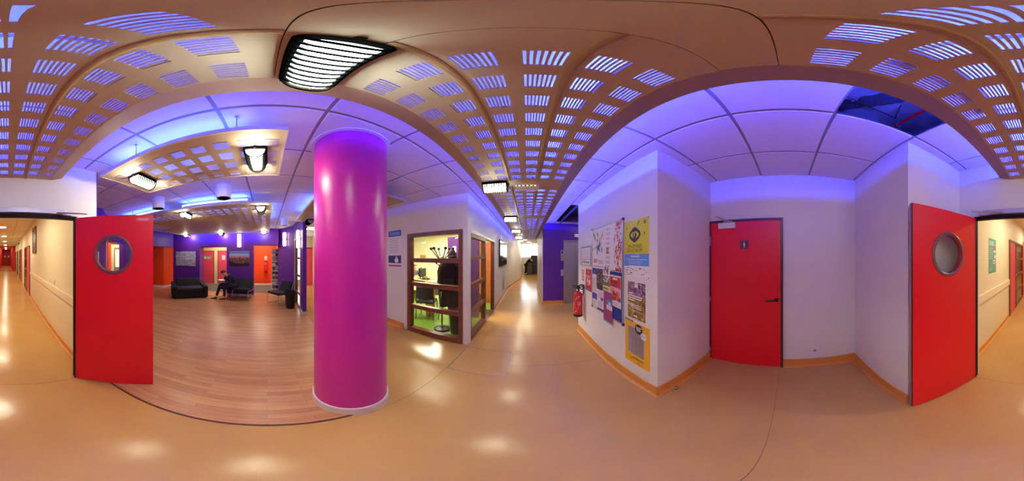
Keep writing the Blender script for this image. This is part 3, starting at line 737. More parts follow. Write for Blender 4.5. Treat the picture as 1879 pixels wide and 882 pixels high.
# lift
r=root_struct('door_4','brushed steel lift doors in the purple wall',(0,5.4,0))
b=MB(); b.box(1.20,-.012,0,1.232,.02,2.15); b.box(2.24,-.012,0,2.27,.02,2.15); b.box(1.232,-.012,2.12,2.24,.02,2.15); b.build('door_frame',STEEL,r)
for x0,x1 in ((1.232,1.585),(1.589,1.92),(1.924,2.24)):
    b=MB(); b.box(x0,.03,.005,x1,.05,2.12); b.build('door_leaf',STEEL,r)
t=thing('lift_indicator','upper steel panel of round indicators beside the lift doors','panel',(1.15,5.4,1.645))
b=MB(); b.box(-.048,-.012,-.175,.048,0,.175); bevel(b.build('plate',STEEL,t),.004)
b=MB(); b.box(-.025,-.0135,.06,.025,-.012,.14); b.build('display',BLACK,t)
for z in (-.02,-.09): 
    b=MB(); b.cyl((0,-.012,z),(0,-.016,z),.020,n=20); b.build('indicator_light',mat('lamp_red',(190,40,50),.3),t)
t=thing('lift_call_panel','lower steel call button panel beside the lift doors','panel',(1.15,5.4,1.07))
b=MB(); b.box(-.048,-.012,-.11,.048,0,.11); bevel(b.build('plate',STEEL,t),.004)
for z in (.04,-.045):
    b=MB(); b.cyl((0,-.012,z),(0,-.018,z),.022,n=20); b.build('call_button',WHITEPL,t)
t=thing('emergency_light','white box light on the purple wall above the lift doors','emergency light',(1.70,5.4,2.32))
b=MB(); b.box(-.13,-.05,-.055,.13,0,.055); bevel(b.build('housing',WHITEPL,t),.008)
b=MB(); b.box(-.115,-.053,-.04,.115,-.05,.04); b.build('lens',mat('milky_lens',(225,225,240),.3),t)
# ------------------------------------------------------------------ notice wall (x = 1.04, seen from the left: u runs to -y)
U=(0,-1,0); XW=1.04
def pm(n,c=(128,128,128),r=.45): return mat('print_'+n,c,r)
PWH=pm('white',(232,226,230)); PBLK=pm('black',(28,24,34)); PGRY=pm('grey',(120,112,128)); PINKP=pm('magenta',(170,40,110)); PRED=pm('red',(205,34,44)); PBLU=pm('blue',(52,62,170)); PNAVY=pm('navy',(34,40,110)); PYEL=pm('lime_yellow',(212,204,20)); PSKY=pm('sky_blue',(92,150,226)); PORA=pm('orange',(226,130,40)); PGRN=pm('olive',(104,118,50)); PTEAL=pm('teal',(60,150,150)); PMAU=pm('mauve',(150,50,120)); PGOLD=pm('golden',(236,178,40)); PLIL=pm('lilac',(150,120,190)); PBRN=pm('brown',(110,70,50)); PLGR=pm('light_grey',(190,184,196)); PPNK=pm('pink',(226,150,180)); PDRED=pm('dark_red',(140,22,40)); PDBR=pm('dark_brown',(50,34,34)); PCYAN=pm('cyan',(90,190,214)); PDOT=pm('dot_brown',(92,52,60))
def pin(p, pts, m=None):
    pass
# board
t=thing('notice_board','tall framed blue notice board pinned with many posters on the white corridor wall','notice board',(XW,2.03,0))
b=MB(); b.box(-.012,-.448,.80,0,.448,2.045); o=b.build('backing',pm('felt_blue',(44,54,150),.9),t); o['label']='blue felt backing'
b=MB(); 
for a in ((-.018,.440,.79,0,.456,2.056),(-.018,-.456,.79,0,-.440,2.056),(-.018,-.44,.79,0,.44,.806),(-.018,-.44,2.040,0,.44,2.056)): b.box(*a)
b.build('frame',mat('alu_frame',(170,172,190),.3,metal=.6),t)
for y in (-.452,.452):
    for z in (.795,2.05):
        b=MB(); b.box(-.021,y-.017,z-.017,0,y+.017,z+.017); bevel(b.build('corner_cap',pm('cap_navy',(40,36,70)),t),.004)
def sheet(name,label,cat,y,z,w,h,mats,draw,x=XW,group=None,lift=0.0,thk=.0012):
    p=Paper((x-lift,y,z),U,w,h,t=thk); draw(p); o=p.build(name,mats); return tag(o,label,cat,group)
BX=.0125
# big confetti poster
def d(p):
    w,h=p.w,p.h; rr=random.Random(11)
    for k in range(26):
        a=rr.uniform(.08,.9)*w; c=rr.uniform(.36,.96)*h
        if abs(a/w-.45)+abs(c/h-.66)*1.2>.62: continue
        an=rr.uniform(0,pi); s=rr.uniform(.02,.055); pts=[(a+s*cos(an),c+s*1.6*sin(an)),(a+s*.5*cos(an+2.2),c+s*sin(an+2.2)),(a+s*.6*cos(an+4),c+s*.8*sin(an+4))]
        p.poly(pts,rr.choice([1,2,3,4,5,6]),1+k%3)
    p.poly([(.5*w,.62*h),(.62*w,.50*h),(.48*w,.44*h),(.38*w,.52*h)],4,4)
    p.poly([(.52*w,.60*h),(.80*w,.84*h),(.86*w,.80*h)],6,4); p.poly([(.46*w,.60*h),(.18*w,.90*h),(.12*w,.84*h)],3,4); p.poly([(.47*w,.6*h),(.44*w,.86*h),(.52*w,.86*h)],5,5)
    for r0 in range(2): p.lines(.10*w,.44*w,.145*h+.05*r0*h,.185*h+.05*r0*h,2,2,2,.7,.1)
    p.lines(.52*w,.92*w,.12*h,.22*h,3,5,2,.35)
    for k in range(6): p.rect((.12+.13*k)*w,.045*h,(.19+.13*k)*w,.07*h,[5,4,2,7,6,5][k],2)
sheet('event_poster','white poster with colourful confetti shards in the upper left of the notice board','poster',2.472,1.435,.45,.60,[PWH,PTEAL,PRED,PGRN,PBLU,PGRY,PORA,PINKP],d,XW-BX)
# calendar poster with red figures
def d(p):
    w,h=p.w,p.h; rr=random.Random(5)
    for k in range(72):
        c=rr.uniform(.02,.98)*h; lim=.58+.16*abs(c/h-.5); a=rr.uniform(lim,.99)*w
        an=rr.uniform(0,pi); p.ell(a,c,rr.uniform(.008,.02),rr.uniform(.010,.026),rr.choice([1,2,2,3,5]),1+k%4,9,an)
        if k%2: p.rect(a-.004,c-.035,a+.004,c,rr.choice([1,2]),1+k%3)
    for g in range(9): p.lines(.07*w,.34*w,(.06+.10*g)*h,(.115+.10*g)*h,3,4,2,.35)
    p.lines(.07*w,.26*w,.36*h,.50*h,5,1,4,.6,.05)
    p.rect(.06*w,.985*h,.30*w,1.0*h,6,2); p.rect(.42*w,.0,1.0*w,.035*h,6,5); p.rect(.45*w,.01*h,.97*w,.022*h,0,6)
sheet('programme_poster','white programme poster with a column of red leaping figures on the notice board','poster',2.018,1.425,.418,.625,[PWH,PDRED,PRED,PORA,PGRY,PLIL,PBLK],d,XW-BX-.001)
# lower row
def d(p):
    w,h=p.w,p.h; p.rect(0,.87*h,w,h,1,1); p.lines(.1*w,.9*w,.45*h,.8*h,9,2,1,.3); p.rect(.06*w,.26*h,.94*w,.42*h,3,1); p.lines(.1*w,.9*w,.04*h,.22*h,5,2,1,.3)
sheet('text_sheet','long white text sheet with a violet block at the lower left of the notice board','leaflet',2.482,.765,.20,.66,[PWH,PBLU,PGRY,pm('violet',(90,60,190))],d,XW-BX)
def d(p):
    w,h=p.w,p.h; rr=random.Random(9)
    for k in range(34): p.ell(rr.uniform(.1,.9)*w,rr.uniform(.25,.85)*h,rr.uniform(.008,.03),rr.uniform(.008,.03),rr.choice([1,2,3,1]),1+k%3,10)
    p.rect(.05*w,.94*h,.9*w,.97*h,3,4); p.rect(.06*w,.05*h,.12*w,.09*h,4,4)
sheet('dark_poster','dark brown poster in the middle of the notice board left half','poster',2.305,1.135,.215,.285,[PDBR,PBRN,pm('rust',(130,70,60)),PGRY,PWH],d,XW-BX-.0022)
def d(p):
    w,h=p.w,p.h; rr=random.Random(2)
    p.rect(0,.26*h,w,.66*h,1,1); p.rect(0,.10*h,w,.22*h,2,1); p.lines(.05*w,.9*w,.12*h,.2*h,2,5,2,.6)
    for k in range(18): p.ell(rr.uniform(.1,.9)*w,rr.uniform(.4,.62)*h,.016,.02,rr.choice([0,3,4]),2,9)
    for k in range(16): p.ell(rr.uniform(.1,.8)*w,rr.uniform(.7,.98)*h,.014,.022,rr.choice([6,3,4]),2,9)
    p.lines(.04*w,.95*w,.0,.08*h,2,5,2,.5)
sheet('photo_leaflet','leaflet with a green photo and yellow band beside the dark brown poster','leaflet',2.088,1.125,.205,.35,[PWH,PGRN,PYEL,PLIL,PGRY,PNAVY,PDRED],d,XW-BX-.0032)
def d(p):
    w,h=p.w,p.h; rr=random.Random(8)
    p.rect(.02*w,.58*h,.98*w,.95*h,1,1); p.rect(.3*w,.86*h,.7*w,.92*h,0,2); p.rect(.1*w,.74*h,.7*w,.82*h,2,2); p.rect(.28*w,.66*h,.68*w,.70*h,3,2); p.lines(.1*w,.95*w,.59*h,.63*h,1,0,2,.5,.05)
    p.rect(.02*w,.20*h,.98*w,.56*h,4,1)
    for k in range(14): p.ell(rr.uniform(.1,.9)*w,rr.uniform(.26,.50)*h,.022,.035,rr.choice([1,5,6,2,3]),2,9)
    p.lines(.2*w,.95*w,.03*h,.16*h,4,6,2,.3)
sheet('red_event_poster','red and pink event poster in the lower right of the notice board','poster',1.885,.985,.275,.40,[PWH,PRED,PDRED,PBLU,PPNK,PORA,PGRY],d,XW-BX-.0045)
def d(p):
    w,h=p.w,p.h; p.lines(.1*w,.9*w,.55*h,.92*h,9,1,1,.3); p.rect(.55*w,.45*h,.9*w,.62*h,2,2); p.lines(.1*w,.9*w,.06*h,.4*h,8,1,1,.3)
sheet('notice_sheet','white notice sheet with a small violet square under the dark brown poster','leaflet',2.268,.84,.21,.285,[PWH,PGRY,pm('violet')],d,XW-BX-.0045)
def d(p):
    w,h=p.w,p.h; p.rect(0,0,w,.05*h,1,1); p.rect(.36*w,.60*h,.98*w,.76*h,2,1); p.rect(.36*w,.46*h,1.0*w,.60*h,3,1); p.lines(.4*w,.9*w,.48*h,.56*h,3,4,2,.3); p.ell(.72*w,.66*h,.03,.02,3,2); p.lines(.12*w,.9*w,.82*h,.95*h,4,5,1,.25); p.rect(.60*w,.06*h,.615*w,.44*h,5,1)
sheet('mauve_leaflet','long mauve leaflet with a blue foot hanging below the notice board','leaflet',2.055,.69,.245,.45,[PMAU,PCYAN,pm('sea',(80,140,200)),PWH,PGRY,PINKP],d,XW-BX-.0075)
# wall posters
def d(p):
    w,h=p.w,p.h
    p.rect(0,.40*h,w,h,1,1); p.rect(0,.20*h,w,.40*h,2,1)
    # eye emblem
    cx,cy=.46*w,.735*h
    def eye(rx,ry):
        return [(cx+rx*cos(a)*(1 if abs(cos(a))<.7 else 1.0),cy+ry*sin(a)*(1-.35*abs(cos(a)))) for a in [2*pi*k/32 for k in range(32)]]
    p.poly(eye(.098,.082),3,2); p.poly(eye(.070,.045),1,3); p.ell(cx,cy,.034,.044,3,4); p.ell(cx-.008,cy+.004,.012,.028,1,5); p.ell(cx+.012,cy+.024,.010,.010,1,6)
    for k,(a0,r0) in enumerate(((100,.17),(82,.17),(62,.16),(120,.15))):
        a=radians(a0); p.poly([(cx+.085*cos(a),cy+.10*sin(a)),(cx+.087*cos(a)+.004,cy+.10*sin(a)),(cx+r0*cos(a)+.012,cy+r0*sin(a)),(cx+r0*cos(a)-.004,cy+r0*sin(a))],[4,4,3,4][k],2)
    p.ell(.86*w,.925*h,.019,.019,3,2); p.ell(.865*w,.925*h,.006,.011,1,3)
    p.rect(.835*w,.70*h,.85*w,.735*h,3,2); p.ell(.843*w,.742*h,.009,.009,3,2); p.ell(.12*w,.87*h,.007,.016,3,2); p.rect(.10*w,.625*h,.14*w,.632*h,3,2); p.rect(.10*w,.585*h,.15*w,.595*h,3,2)
    p.txt('TROPHÉES',.46*w,.532*h,.052,3,3,'CENTER'); p.txt('ÉDUCNUM',.46*w,.458*h,.052,3,4,'CENTER')
    p.rect(.30*w,.345*h,.66*w,.375*h,5,2); p.lines(.07*w,.95*w,.29*h,.32*h,1,6,2,.35,.05); p.lines(.16*w,.82*w,.22*h,.285*h,3,6,2,.25,.2)
    p.rect(0,.185*h,.20*w,.20*h,2,2); rr=random.Random(4)
    for k in range(22): a=rr.uniform(.06,.88)*w; c=rr.uniform(.02,.16)*h; p.rect(a,c,a+rr.uniform(.012,.04),c+rr.uniform(.004,.010),rr.choice([7,7,3,2]),2)
    for a,c in ((.02,.985),(.98,.985),(.98,.015),(.02,.02)): p.ell(a*w,c*h,.006,.006,3,4,10)
sheet('awards_poster','lime yellow and blue poster with a black eye emblem and the word TROPHÉES','poster',1.562,1.403,.412,.60,[PWH,PYEL,PSKY,PBLK,pm('pale_yellow',(240,238,150)),pm('pale_blue',(200,214,250)),pm('text_blue',(190,215,255)),PGRY],d)
def botan(nt,b):
    L=nt.links.new; tc=nt.nodes.new('ShaderNodeTexCoord'); n=nt.nodes.new('ShaderNodeTexNoise'); n.inputs['Scale'].default_value=9; n.inputs['Detail'].default_value=7; n.inputs['Distortion'].default_value=2.2
    cr=nt.nodes.new('ShaderNodeValToRGB'); e=cr.color_ramp.elements; e[0].position=.36; e[0].color=lin((70,40,30)); e[1].position=.66; e[1].color=lin((215,190,130))
    x=e.new(.46); x.color=lin((130,105,40)); x=e.new(.55); x.color=lin((160,120,60))
    L(tc.outputs['Object'],n.inputs['Vector']); L(n.outputs['Fac'],cr.inputs['Fac']); L(cr.outputs['Color'],b.inputs['Base Color']); b.inputs['Roughness'].default_value=.4
def botan2(nt,b):
    L=nt.links.new; tc=nt.nodes.new('ShaderNodeTexCoord'); n=nt.nodes.new('ShaderNodeTexNoise'); n.inputs['Scale'].default_value=10; n.inputs['Detail'].default_value=7; n.inputs['Distortion'].default_value=2
    cr=nt.nodes.new('ShaderNodeValToRGB'); e=cr.color_ramp.elements; e[0].position=.38; e[0].color=lin((80,50,90)); e[1].position=.64; e[1].color=lin((200,170,190)); x=e.new(.5); x.color=lin((140,90,130))
    L(tc.outputs['Object'],n.inputs['Vector']); L(n.outputs['Fac'],cr.inputs['Fac']); L(cr.outputs['Color'],b.inputs['Base Color']); b.inputs['Roughness'].default_value=.4
BOT=node_mat('print_botanical_gold',botan); BOT2=node_mat('print_botanical_mauve',botan2)
def d(p):
    w,h=p.w,p.h; p.poly([(0,.55*h),(w,.66*h),(w,h),(0,h)],2,1)
    p.rect(.42*w,.86*h,.60*w,1.0*h,1,2); p.rect(.46*w,.955*h,.49*w,.985*h,3,3); p.rect(.53*w,.955*h,.56*w,.985*h,3,3)
    for k,(a,bb,c) in enumerate(((.05,.30,.69),(.05,.84,.63),(.05,.80,.57),(.05,.42,.51))): p.rect(a*w,(c-.017)*h,bb*w,(c+.017)*h,1,3)
    p.lines(.2*w,.85*w,.29*h,.42*h,3,1,3,.45,.3); p.rect(.36*w,.06*h,.56*w,.11*h,1,3); p.lines(.1*w,.95*w,.22*h,.24*h,1,1,3,.4,.1)
    p.tube([p.P(.75*w,.99*h,.003),p.P(.78*w,.8*h,.003),p.P(.9*w,.7*h,.003),p.P(.72*w,.55*h,.003)],.0022,5,1)
sheet('plant_poster','golden and mauve poster of plant stems with white title lines above the yellow poster','poster',1.494,.938,.292,.41,[BOT,PWH,BOT2,PBLK],d)
def d(p):
    w,h=p.w,p.h
    p.rect(0,.965*h,w,h,1,1); p.rect(.0,.955*h,.36*w,.99*h,2,2); p.lines(.03*w,.33*w,.965*h,.98*h,1,1,3,.6,.05)
    n=22
    p.rect(.14*w,.24*h,.80*w,.86*h,1,1)
    for i in range(n):
        for j in range(n+8):
            a=.145*w+(.65*w)*(i/n); c=.245*h+(.61*h)*(j/(n+8)); p.rect(a+.001,c+.001,a+.65*w/n-.0022,c+.61*h/(n+8)-.0032,3,2)
    p.ell(.60*w,.86*h,.058,.058,2,4,28); p.ell(.80*w,.76*h,.046,.046,1,5,28); p.ell(.80*w,.835*h,.008,.008,4,6,12)
    for k,(a,bb,c,th) in enumerate(((.50,.72,.895,.011),(.51,.68,.865,.007),(.52,.70,.845,.007),(.54,.66,.825,.006))): p.rect(a*w,(c-th)*h,bb*w,(c+th)*h,1,6)
    p.lines(.70*w,.89*w,.74*h,.78*h,2,5,7,.3,.1)
    p.rect(.36*w,.165*h,.80*w,.178*h,2,2); p.lines(.34*w,.78*w,.13*h,.155*h,2,3,2,.3,.3); p.ell(.26*w,.12*h,.008,.008,2,2,10); p.ell(.30*w,.12*h,.008,.008,2,2,10); p.rect(.56*w,.06*h,.62*w,.085*h,3,2)
sheet('dotted_poster','golden yellow poster with a woven dot square and black circle, lowest on the corridor wall','poster',1.545,.315,.407,.60,[PGOLD,PWH,PBLK,PDOT,PORA,PGRY],d)
# small sheets near the far end of the wall
t=thing('evacuation_plan','framed white floor plan on the corridor wall above the fire extinguisher','plan',(XW,3.07,1.45))
b=MB(); 
for a in ((-.014,-.512,0,0,0,.012),(-.014,-.512,.343,0,0,.355),(-.014,-.512,.012,0,-.50,.343),(-.014,-.012,.012,0,0,.343)): b.box(*a)
b.build('frame',mat('alu_frame'),t)
p=Paper((-.002,-.004,.006),U,.50,.343,t=.003); w,h=p.w,p.h
p.rect(.03*w,.92*h,.97*w,.97*h,1,1)
for k in range(6): p.rect((.12+.125*k)*w,.42*h,(.235+.125*k)*w,.60*h,2,1); p.rect((.127+.125*k)*w,.43*h,(.228+.125*k)*w,.59*h,0,2)
for k in range(4): p.rect((.12+.19*k)*w,.66*h,(.29+.19*k)*w,.80*h,2,1); p.rect((.127+.19*k)*w,.67*h,(.283+.19*k)*w,.79*h,0,2)
for k in range(4): p.rect((.12+.2*k)*w,.12*h,(.25+.2*k)*w,.2*h,3,1)
p.lines(.1*w,.85*w,.26*h,.36*h,3,2,1,.3); p.rect(.9*w,.3*h,.95*w,.36*h,4,1)
p.build('plan_sheet',[PWH,PGRY,PLIL,PBLU,PRED],t)
def d(p):
    w,h=p.w,p.h; p.rect(.05*w,.06*h,.95*w,.46*h,1,1); p.rect(.05*w,.54*h,.95*w,.95*h,1,1); p.rect(.35*w,.6*h,.65*w,.9*h,0,2); p.ell(.5*w,.25*h,.03,.03,0,2)
sheet('extinguisher_sign','narrow white strip with two red safety pictograms above the fire extinguisher','sign',3.035,1.14,.135,.235,[PWH,PRED],d,thk=.002)
def d(p):
    w,h=p.w,p.h; p.rect(.03*w,.03*h,.97*w,.12*h,1,1); p.rect(.25*w,.80*h,.75*w,.94*h,1,1); p.lines(.3*w,.7*w,.82*h,.92*h,2,2,2,.4); p.ell(.35*w,.46*h,.035,.04,2,1); p.ell(.68*w,.42*h,.035,.05,2,1); p.rect(.3*w,.26*h,.7*w,.34*h,3,1); p.lines(.1*w,.9*w,.58*h,.72*h,4,2,1,.35); p.lines(.1*w,.9*w,.05*h,.1*h,1,2,2,.4)
sheet('fire_notice','red fire instruction notice with a blue foot beside the notice board','sign',2.825,1.01,.285,.385,[PRED,PNAVY,PWH,PPNK],d,thk=.002)

# fire extinguisher on the poster wall
EXR=mat('extinguisher_red',(205,16,32),.28,coat=.4)
def extinguisher(label,loc,rz,scale=1.0,body_m=EXR):
    t=thing('fire_extinguisher',label,'fire extinguisher',loc,rz); t.scale=(scale,)*3
    b=MB(); b.lathe([(.0,.03),(.083,.03),(.085,.04),(.085,.40),(.078,.44),(.058,.475),(.03,.492),(.024,.50)],n=40); b.build('cylinder_body',body_m,t)
    b=MB(); b.lathe([(0,0),(.084,0),(.088,.008),(.088,.045),(.0855,.05)],n=40); b.build('base_skirt',BLACK,t)
    b=MB(); b.lathe([(.024,.495),(.03,.50),(.03,.54),(.022,.55),(.018,.585),(0,.585)],n=20); b.box(-.014,-.03,.585,.014,.11,.600); b.box(-.013,0,.555,.013,.10,.566); b.build('valve_head',BLACK,t)
    b=MB(); b.tube([(0,-.02,.56),(0,-.075,.585),(0,-.105,.575),(0,-.112,.53),(0,-.108,.47),(0,-.095,.42)],.010,10); b.torus((.0,-.075,.58),(1,0,.3),.048,.010,24,8); b.build('hose',BLACK,t)
    b=MB(); b.cyl((-.03,0,.52),(-.043,0,.52),.016,n=16); b.build('pressure_gauge',WHITEPL,t)
    # white swoosh and label text wrapped on the body, facing local -x
    b=MB(); R=.0856
    def wrap(a,z): return (-R*cos(a),-R*sin(a),z)
    sw=[(.75,.39),(.35,.385),(-.05,.37),(-.30,.33),(-.20,.275),(.10,.235),(.35,.19),(.30,.14),(.05,.115),(-.35,.105)]
    for i in range(len(sw)-1):
        (a0,z0),(a1,z1)=sw[i],sw[i+1]; w0=.020+.016*sin(pi*i/(len(sw)-1)); w1=.020+.016*sin(pi*(i+1)/(len(sw)-1))
        b.quad(wrap(a0-.20,z0-w0),wrap(a1-.20,z1-w1),wrap(a1+.20,z1+w1),wrap(a0+.20,z0+w0))
    for k in range(3): b.quad(wrap(-.6,.21+.03*k),wrap(-.95,.21+.03*k),wrap(-.95,.222+.03*k),wrap(-.6,.222+.03*k))
    for k in range(5): b.quad(wrap(.45+.13*k,.23),wrap(.53+.13*k,.23),wrap(.53+.13*k,.31),wrap(.45+.13*k,.31)) if k%2==0 else None
    b.build('printed_label',PWH,t)
    return t
extinguisher('red fire extinguisher with a white swoosh hung at the far end of the poster wall',(.925,2.93,.47),radians(48))
b=MB(); b.box(1.025,2.90,1.0,1.04,2.96,1.08); b.box(.93,2.92,1.062,1.03,2.94,1.07); tag(b.build('wall_bracket',BLACK),'black wall hook holding the red fire extinguisher by the posters','bracket')
# ------------------------------------------------------------------ lounge furniture
FAB=mat('black_fabric',(20,17,19),.9,bump=.3,bscale=500)
FABB=mat('dark_navy_fabric',(26,28,36),.85,bump=.3,bscale=500)
# sofa: local x = right as seen from the front, y = forward is -y ; origin at centre floor
def frame_of(front_mid, facing):
    """rz so that local -y points along facing"""
    return atan2(facing[1],facing[0])+pi/2
t=thing('sofa','low black two-seat sofa in front of the purple wall with the brick-patterned picture','sofa',(-5.83,-2.98,.014),frame_of(None,(.80,.60)))
def cush(b,x0,y0,z0,x1,y1,z1,m=0): b.box(x0,y0,z0,x1,y1,z1,m)
def bx(name,dims,m,parent,w=.03,n=3):
    b=MB(); b.box(*dims); return bevel(b.build(name,m,parent),w,n)
bx('base',(-.50,-.40,.04,.50,.40,.26),FAB,t,.02)
bx('seat_cushion',(-.505,-.415,.262,.505,.18,.41),mat('sofa_seat_fabric',(36,27,27),.9,bump=.3,bscale=500),t,.045)
b=MB(); b.loft([[(-.505,.10,.38),(.505,.10,.38),(.505,.40,.22),(-.505,.40,.22)],[(-.505,.24,.70),(.505,.24,.70),(.505,.425,.70),(-.505,.425,.70)]],0,False); bevel(b.build('backrest',FAB,t),.05,3)
for s in (-1,1):
    b=MB(); x0,x1=(.50,.675) if s>0 else (-.675,-.50)
    b.loft([[(x0,-.42,.03),(x1,-.42,.03),(x1,.42,.03),(x0,.42,.03)],[(x0,-.42,.46),(x1,-.42,.46),(x1,.42,.56),(x0,.42,.56)]],0,False); bevel(b.build('armrest',FAB,t),.035,3)
for x in (-.6,.6):
    for y in (-.36,.36):
        b=MB(); b.cyl((x,y,0),(x,y,.04),.022,n=12); b.build('foot',BLACK,t)
# bench of two linked seats on chrome sled frames
def pad_seat(t,xc,w,m):
    b=MB(); b.loft([[(xc-w/2,-.30,.36),(xc+w/2,-.30,.36),(xc+w/2,-.30,.44),(xc-w/2,-.30,.44)],[(xc-w/2,.24,.31),(xc+w/2,.24,.31),(xc+w/2,.24,.39),(xc-w/2,.24,.39)]],0,False); bevel(b.build('seat_pad',m,t),.022,3)
    b=MB(); b.loft([[(xc-w/2,.16,.36),(xc+w/2,.16,.36),(xc+w/2,.24,.35),(xc-w/2,.24,.35)],[(xc-w/2,.33,.745),(xc+w/2,.33,.745),(xc+w/2,.39,.73),(xc-w/2,.39,.73)]],0,False); bevel(b.build('back_pad',m,t),.022,3)
def sled(t,x,name='sled_frame'):
    b=MB(); b.tube([(x,.40,.745),(x,.375,.72),(x,.26,.40),(x,.235,.345),(x,.16,.335),(x,-.26,.365),(x,-.295,.35),(x,-.30,.30),(x,-.30,.03),(x,-.28,.011),(x,.28,.011),(x,.30,.03),(x,.30,.10)],.0105,8)
    return b.build(name,CHROME,t)
t=thing('lounge_bench','dark two-seat bench on chrome frames against the purple wall under the city picture','bench',(-6.13,-1.17,.014),frame_of(None,(.97,-.24)))
for x in (-.60,0,.60): sled(t,x)
pad_seat(t,-.30,.56,FABB); pad_seat(t,.30,.56,FABB)
t=thing('easy_chair','single dark lounge chair on a chrome frame beside the black waste bin','chair',(-5.50,.42,.014),frame_of(None,(.60,-.80)))
for x in (-.275,.275): sled(t,x)
pad_seat(t,0,.53,FABB)
# bin
t=thing('waste_bin','round black plastic waste bin beside the lounge chair and the glazed purple stub wall','bin',(-4.97,.70,.014))
b=MB(); b.lathe([(0,.004),(.128,.004),(.132,0),(.165,.44),(.165,.45),(.182,.452),(.184,.52),(.176,.545),(.168,.54),(.160,.45),(.126,.02),(0,.02)],n=40); b.build('bin_body',BLACK,t)
for s in (-1,1):
    b=MB(); b.tube([(s*.182,-.06,.47),(s*.205,-.045,.455),(s*.208,0,.45),(s*.205,.045,.455),(s*.182,.06,.47)],.011,8); b.build('handle',BLACK,t)
# pictures
def brickpic(nt,b):
    L=nt.links.new; tc=nt.nodes.new('ShaderNodeTexCoord'); mp=nt.nodes.new('ShaderNodeCombineXYZ'); sp=nt.nodes.new('ShaderNodeSeparateXYZ')
    br=nt.nodes.new('ShaderNodeTexBrick'); br.inputs['Scale'].default_value=1; br.inputs['Brick Width'].default_value=.13; br.inputs['Row Height'].default_value=.036; br.inputs['Mortar Size'].default_value=.0055; br.inputs['Color1'].default_value=lin((215,215,235)); br.inputs['Color2'].default_value=lin((150,150,185)); br.inputs['Mortar'].default_value=lin((50,45,80)); br.inputs['Mortar Smooth'].default_value=.4
    n=nt.nodes.new('ShaderNodeTexNoise'); n.inputs['Scale'].default_value=16; n.inputs['Detail'].default_value=4
    s=nt.nodes.new('ShaderNodeVectorMath'); s.operation='SCALE'; s.inputs['Scale'].default_value=.03; ad=nt.nodes.new('ShaderNodeVectorMath'); ad.operation='ADD'
    L(tc.outputs['Object'],n.inputs['Vector']); L(n.outputs['Color'],s.inputs[0]); L(tc.outputs['Object'],ad.inputs[0]); L(s.outputs[0],ad.inputs[1]); L(ad.outputs[0],sp.inputs[0]); L(sp.outputs['Y'],mp.inputs['X']); L(sp.outputs['Z'],mp.inputs['Y']); L(mp.outputs[0],br.inputs['Vector']); L(br.outputs['Color'],b.inputs['Base Color']); b.inputs['Roughness'].default_value=.5
t=thing('stone_wall_picture','wide picture of pale stacked stones hung on the purple wall above the sofa','picture',(-6.485,-3.48,1.515))
b=MB(); b.box(-.015,-.50,-.32,0,.50,.32); b.build('canvas_edge',PNAVY,t)
b=MB(); b.box(0,-.50,-.32,.004,.50,.32); b.build('print_face',node_mat('stone_print',brickpic),t)
t=thing('city_picture','wide picture of a hazy city skyline at dusk on the purple wall above the bench','picture',(-6.485,-1.10,1.545))
b=MB(); b.box(-.015,-.405,-.292,.0,.405,.292); b.build('canvas_edge',BLACK,t)
p=Paper((0,-.40,-.288),(0,1,0),.80,.576,t=.003); w,h=p.w,p.h; rr=random.Random(6)
p.rect(0,.62*h,w,.80*h,1,1); p.rect(0,.80*h,w,h,2,1); p.rect(0,.54*h,w,.64*h,6,1); p.rect(0,0,w,.56*h,3,1)
for k in range(30): x=rr.uniform(0,.95)*w; p.rect(x,.5*h,x+rr.uniform(.01,.05),(.58+.12*rr.random())*h,rr.choice([4,6]),2)
for k in range(90): x=rr.uniform(.02,.95)*w; y=rr.uniform(.16,.54)*h; p.rect(x,y,x+rr.uniform(.01,.05),y+rr.uniform(.008,.02),rr.choice([4,4,5,7]),2+k%3)
p.poly([(0,0),(w,0),(w,.22*h),(.6*w,.10*h),(.3*w,.16*h),(0,.3*h)],7,6)
p.build('print_face',[PWH,pm('haze',(150,160,215)),pm('dusk_blue',(96,120,180)),pm('city_brown',(96,52,46)),pm('roof_red',(170,90,78)),pm('roof_cream',(205,150,130)),pm('haze_pink',(170,130,160)),pm('city_dark',(24,18,22))],t)
# wall lights
def sconce(label,loc,rz):
    t=thing('wall_light',label,'wall light',loc,rz,'pairs of stacked square wall lights')
    b=MB(); b.box(0,-.055,-.29,.02,.055,.29); b.box(.02,-.065,-.012,.075,.065,.012); b.build('back_plate',DKFRAME,t)
    for z in (.135,-.135):
        b=MB(); b.box(.018,-.065,z-.118,.085,.065,z+.118); o=bevel(b.build('glass_shade',SCONCE,t),.008); 
    return t
s0=sconce('stacked square wall light on the purple wall above the city picture',(-6.5,-1.10,2.24),0)
dup(s0,(-6.23,.70,2.26),atan2(-.98,.49)+0.0,'stacked square wall light on the angled purple wall behind the chair')
dup(s0,(-4.72,.94,2.12),-pi/2,'stacked square wall light on the stub wall above the timber glazing')
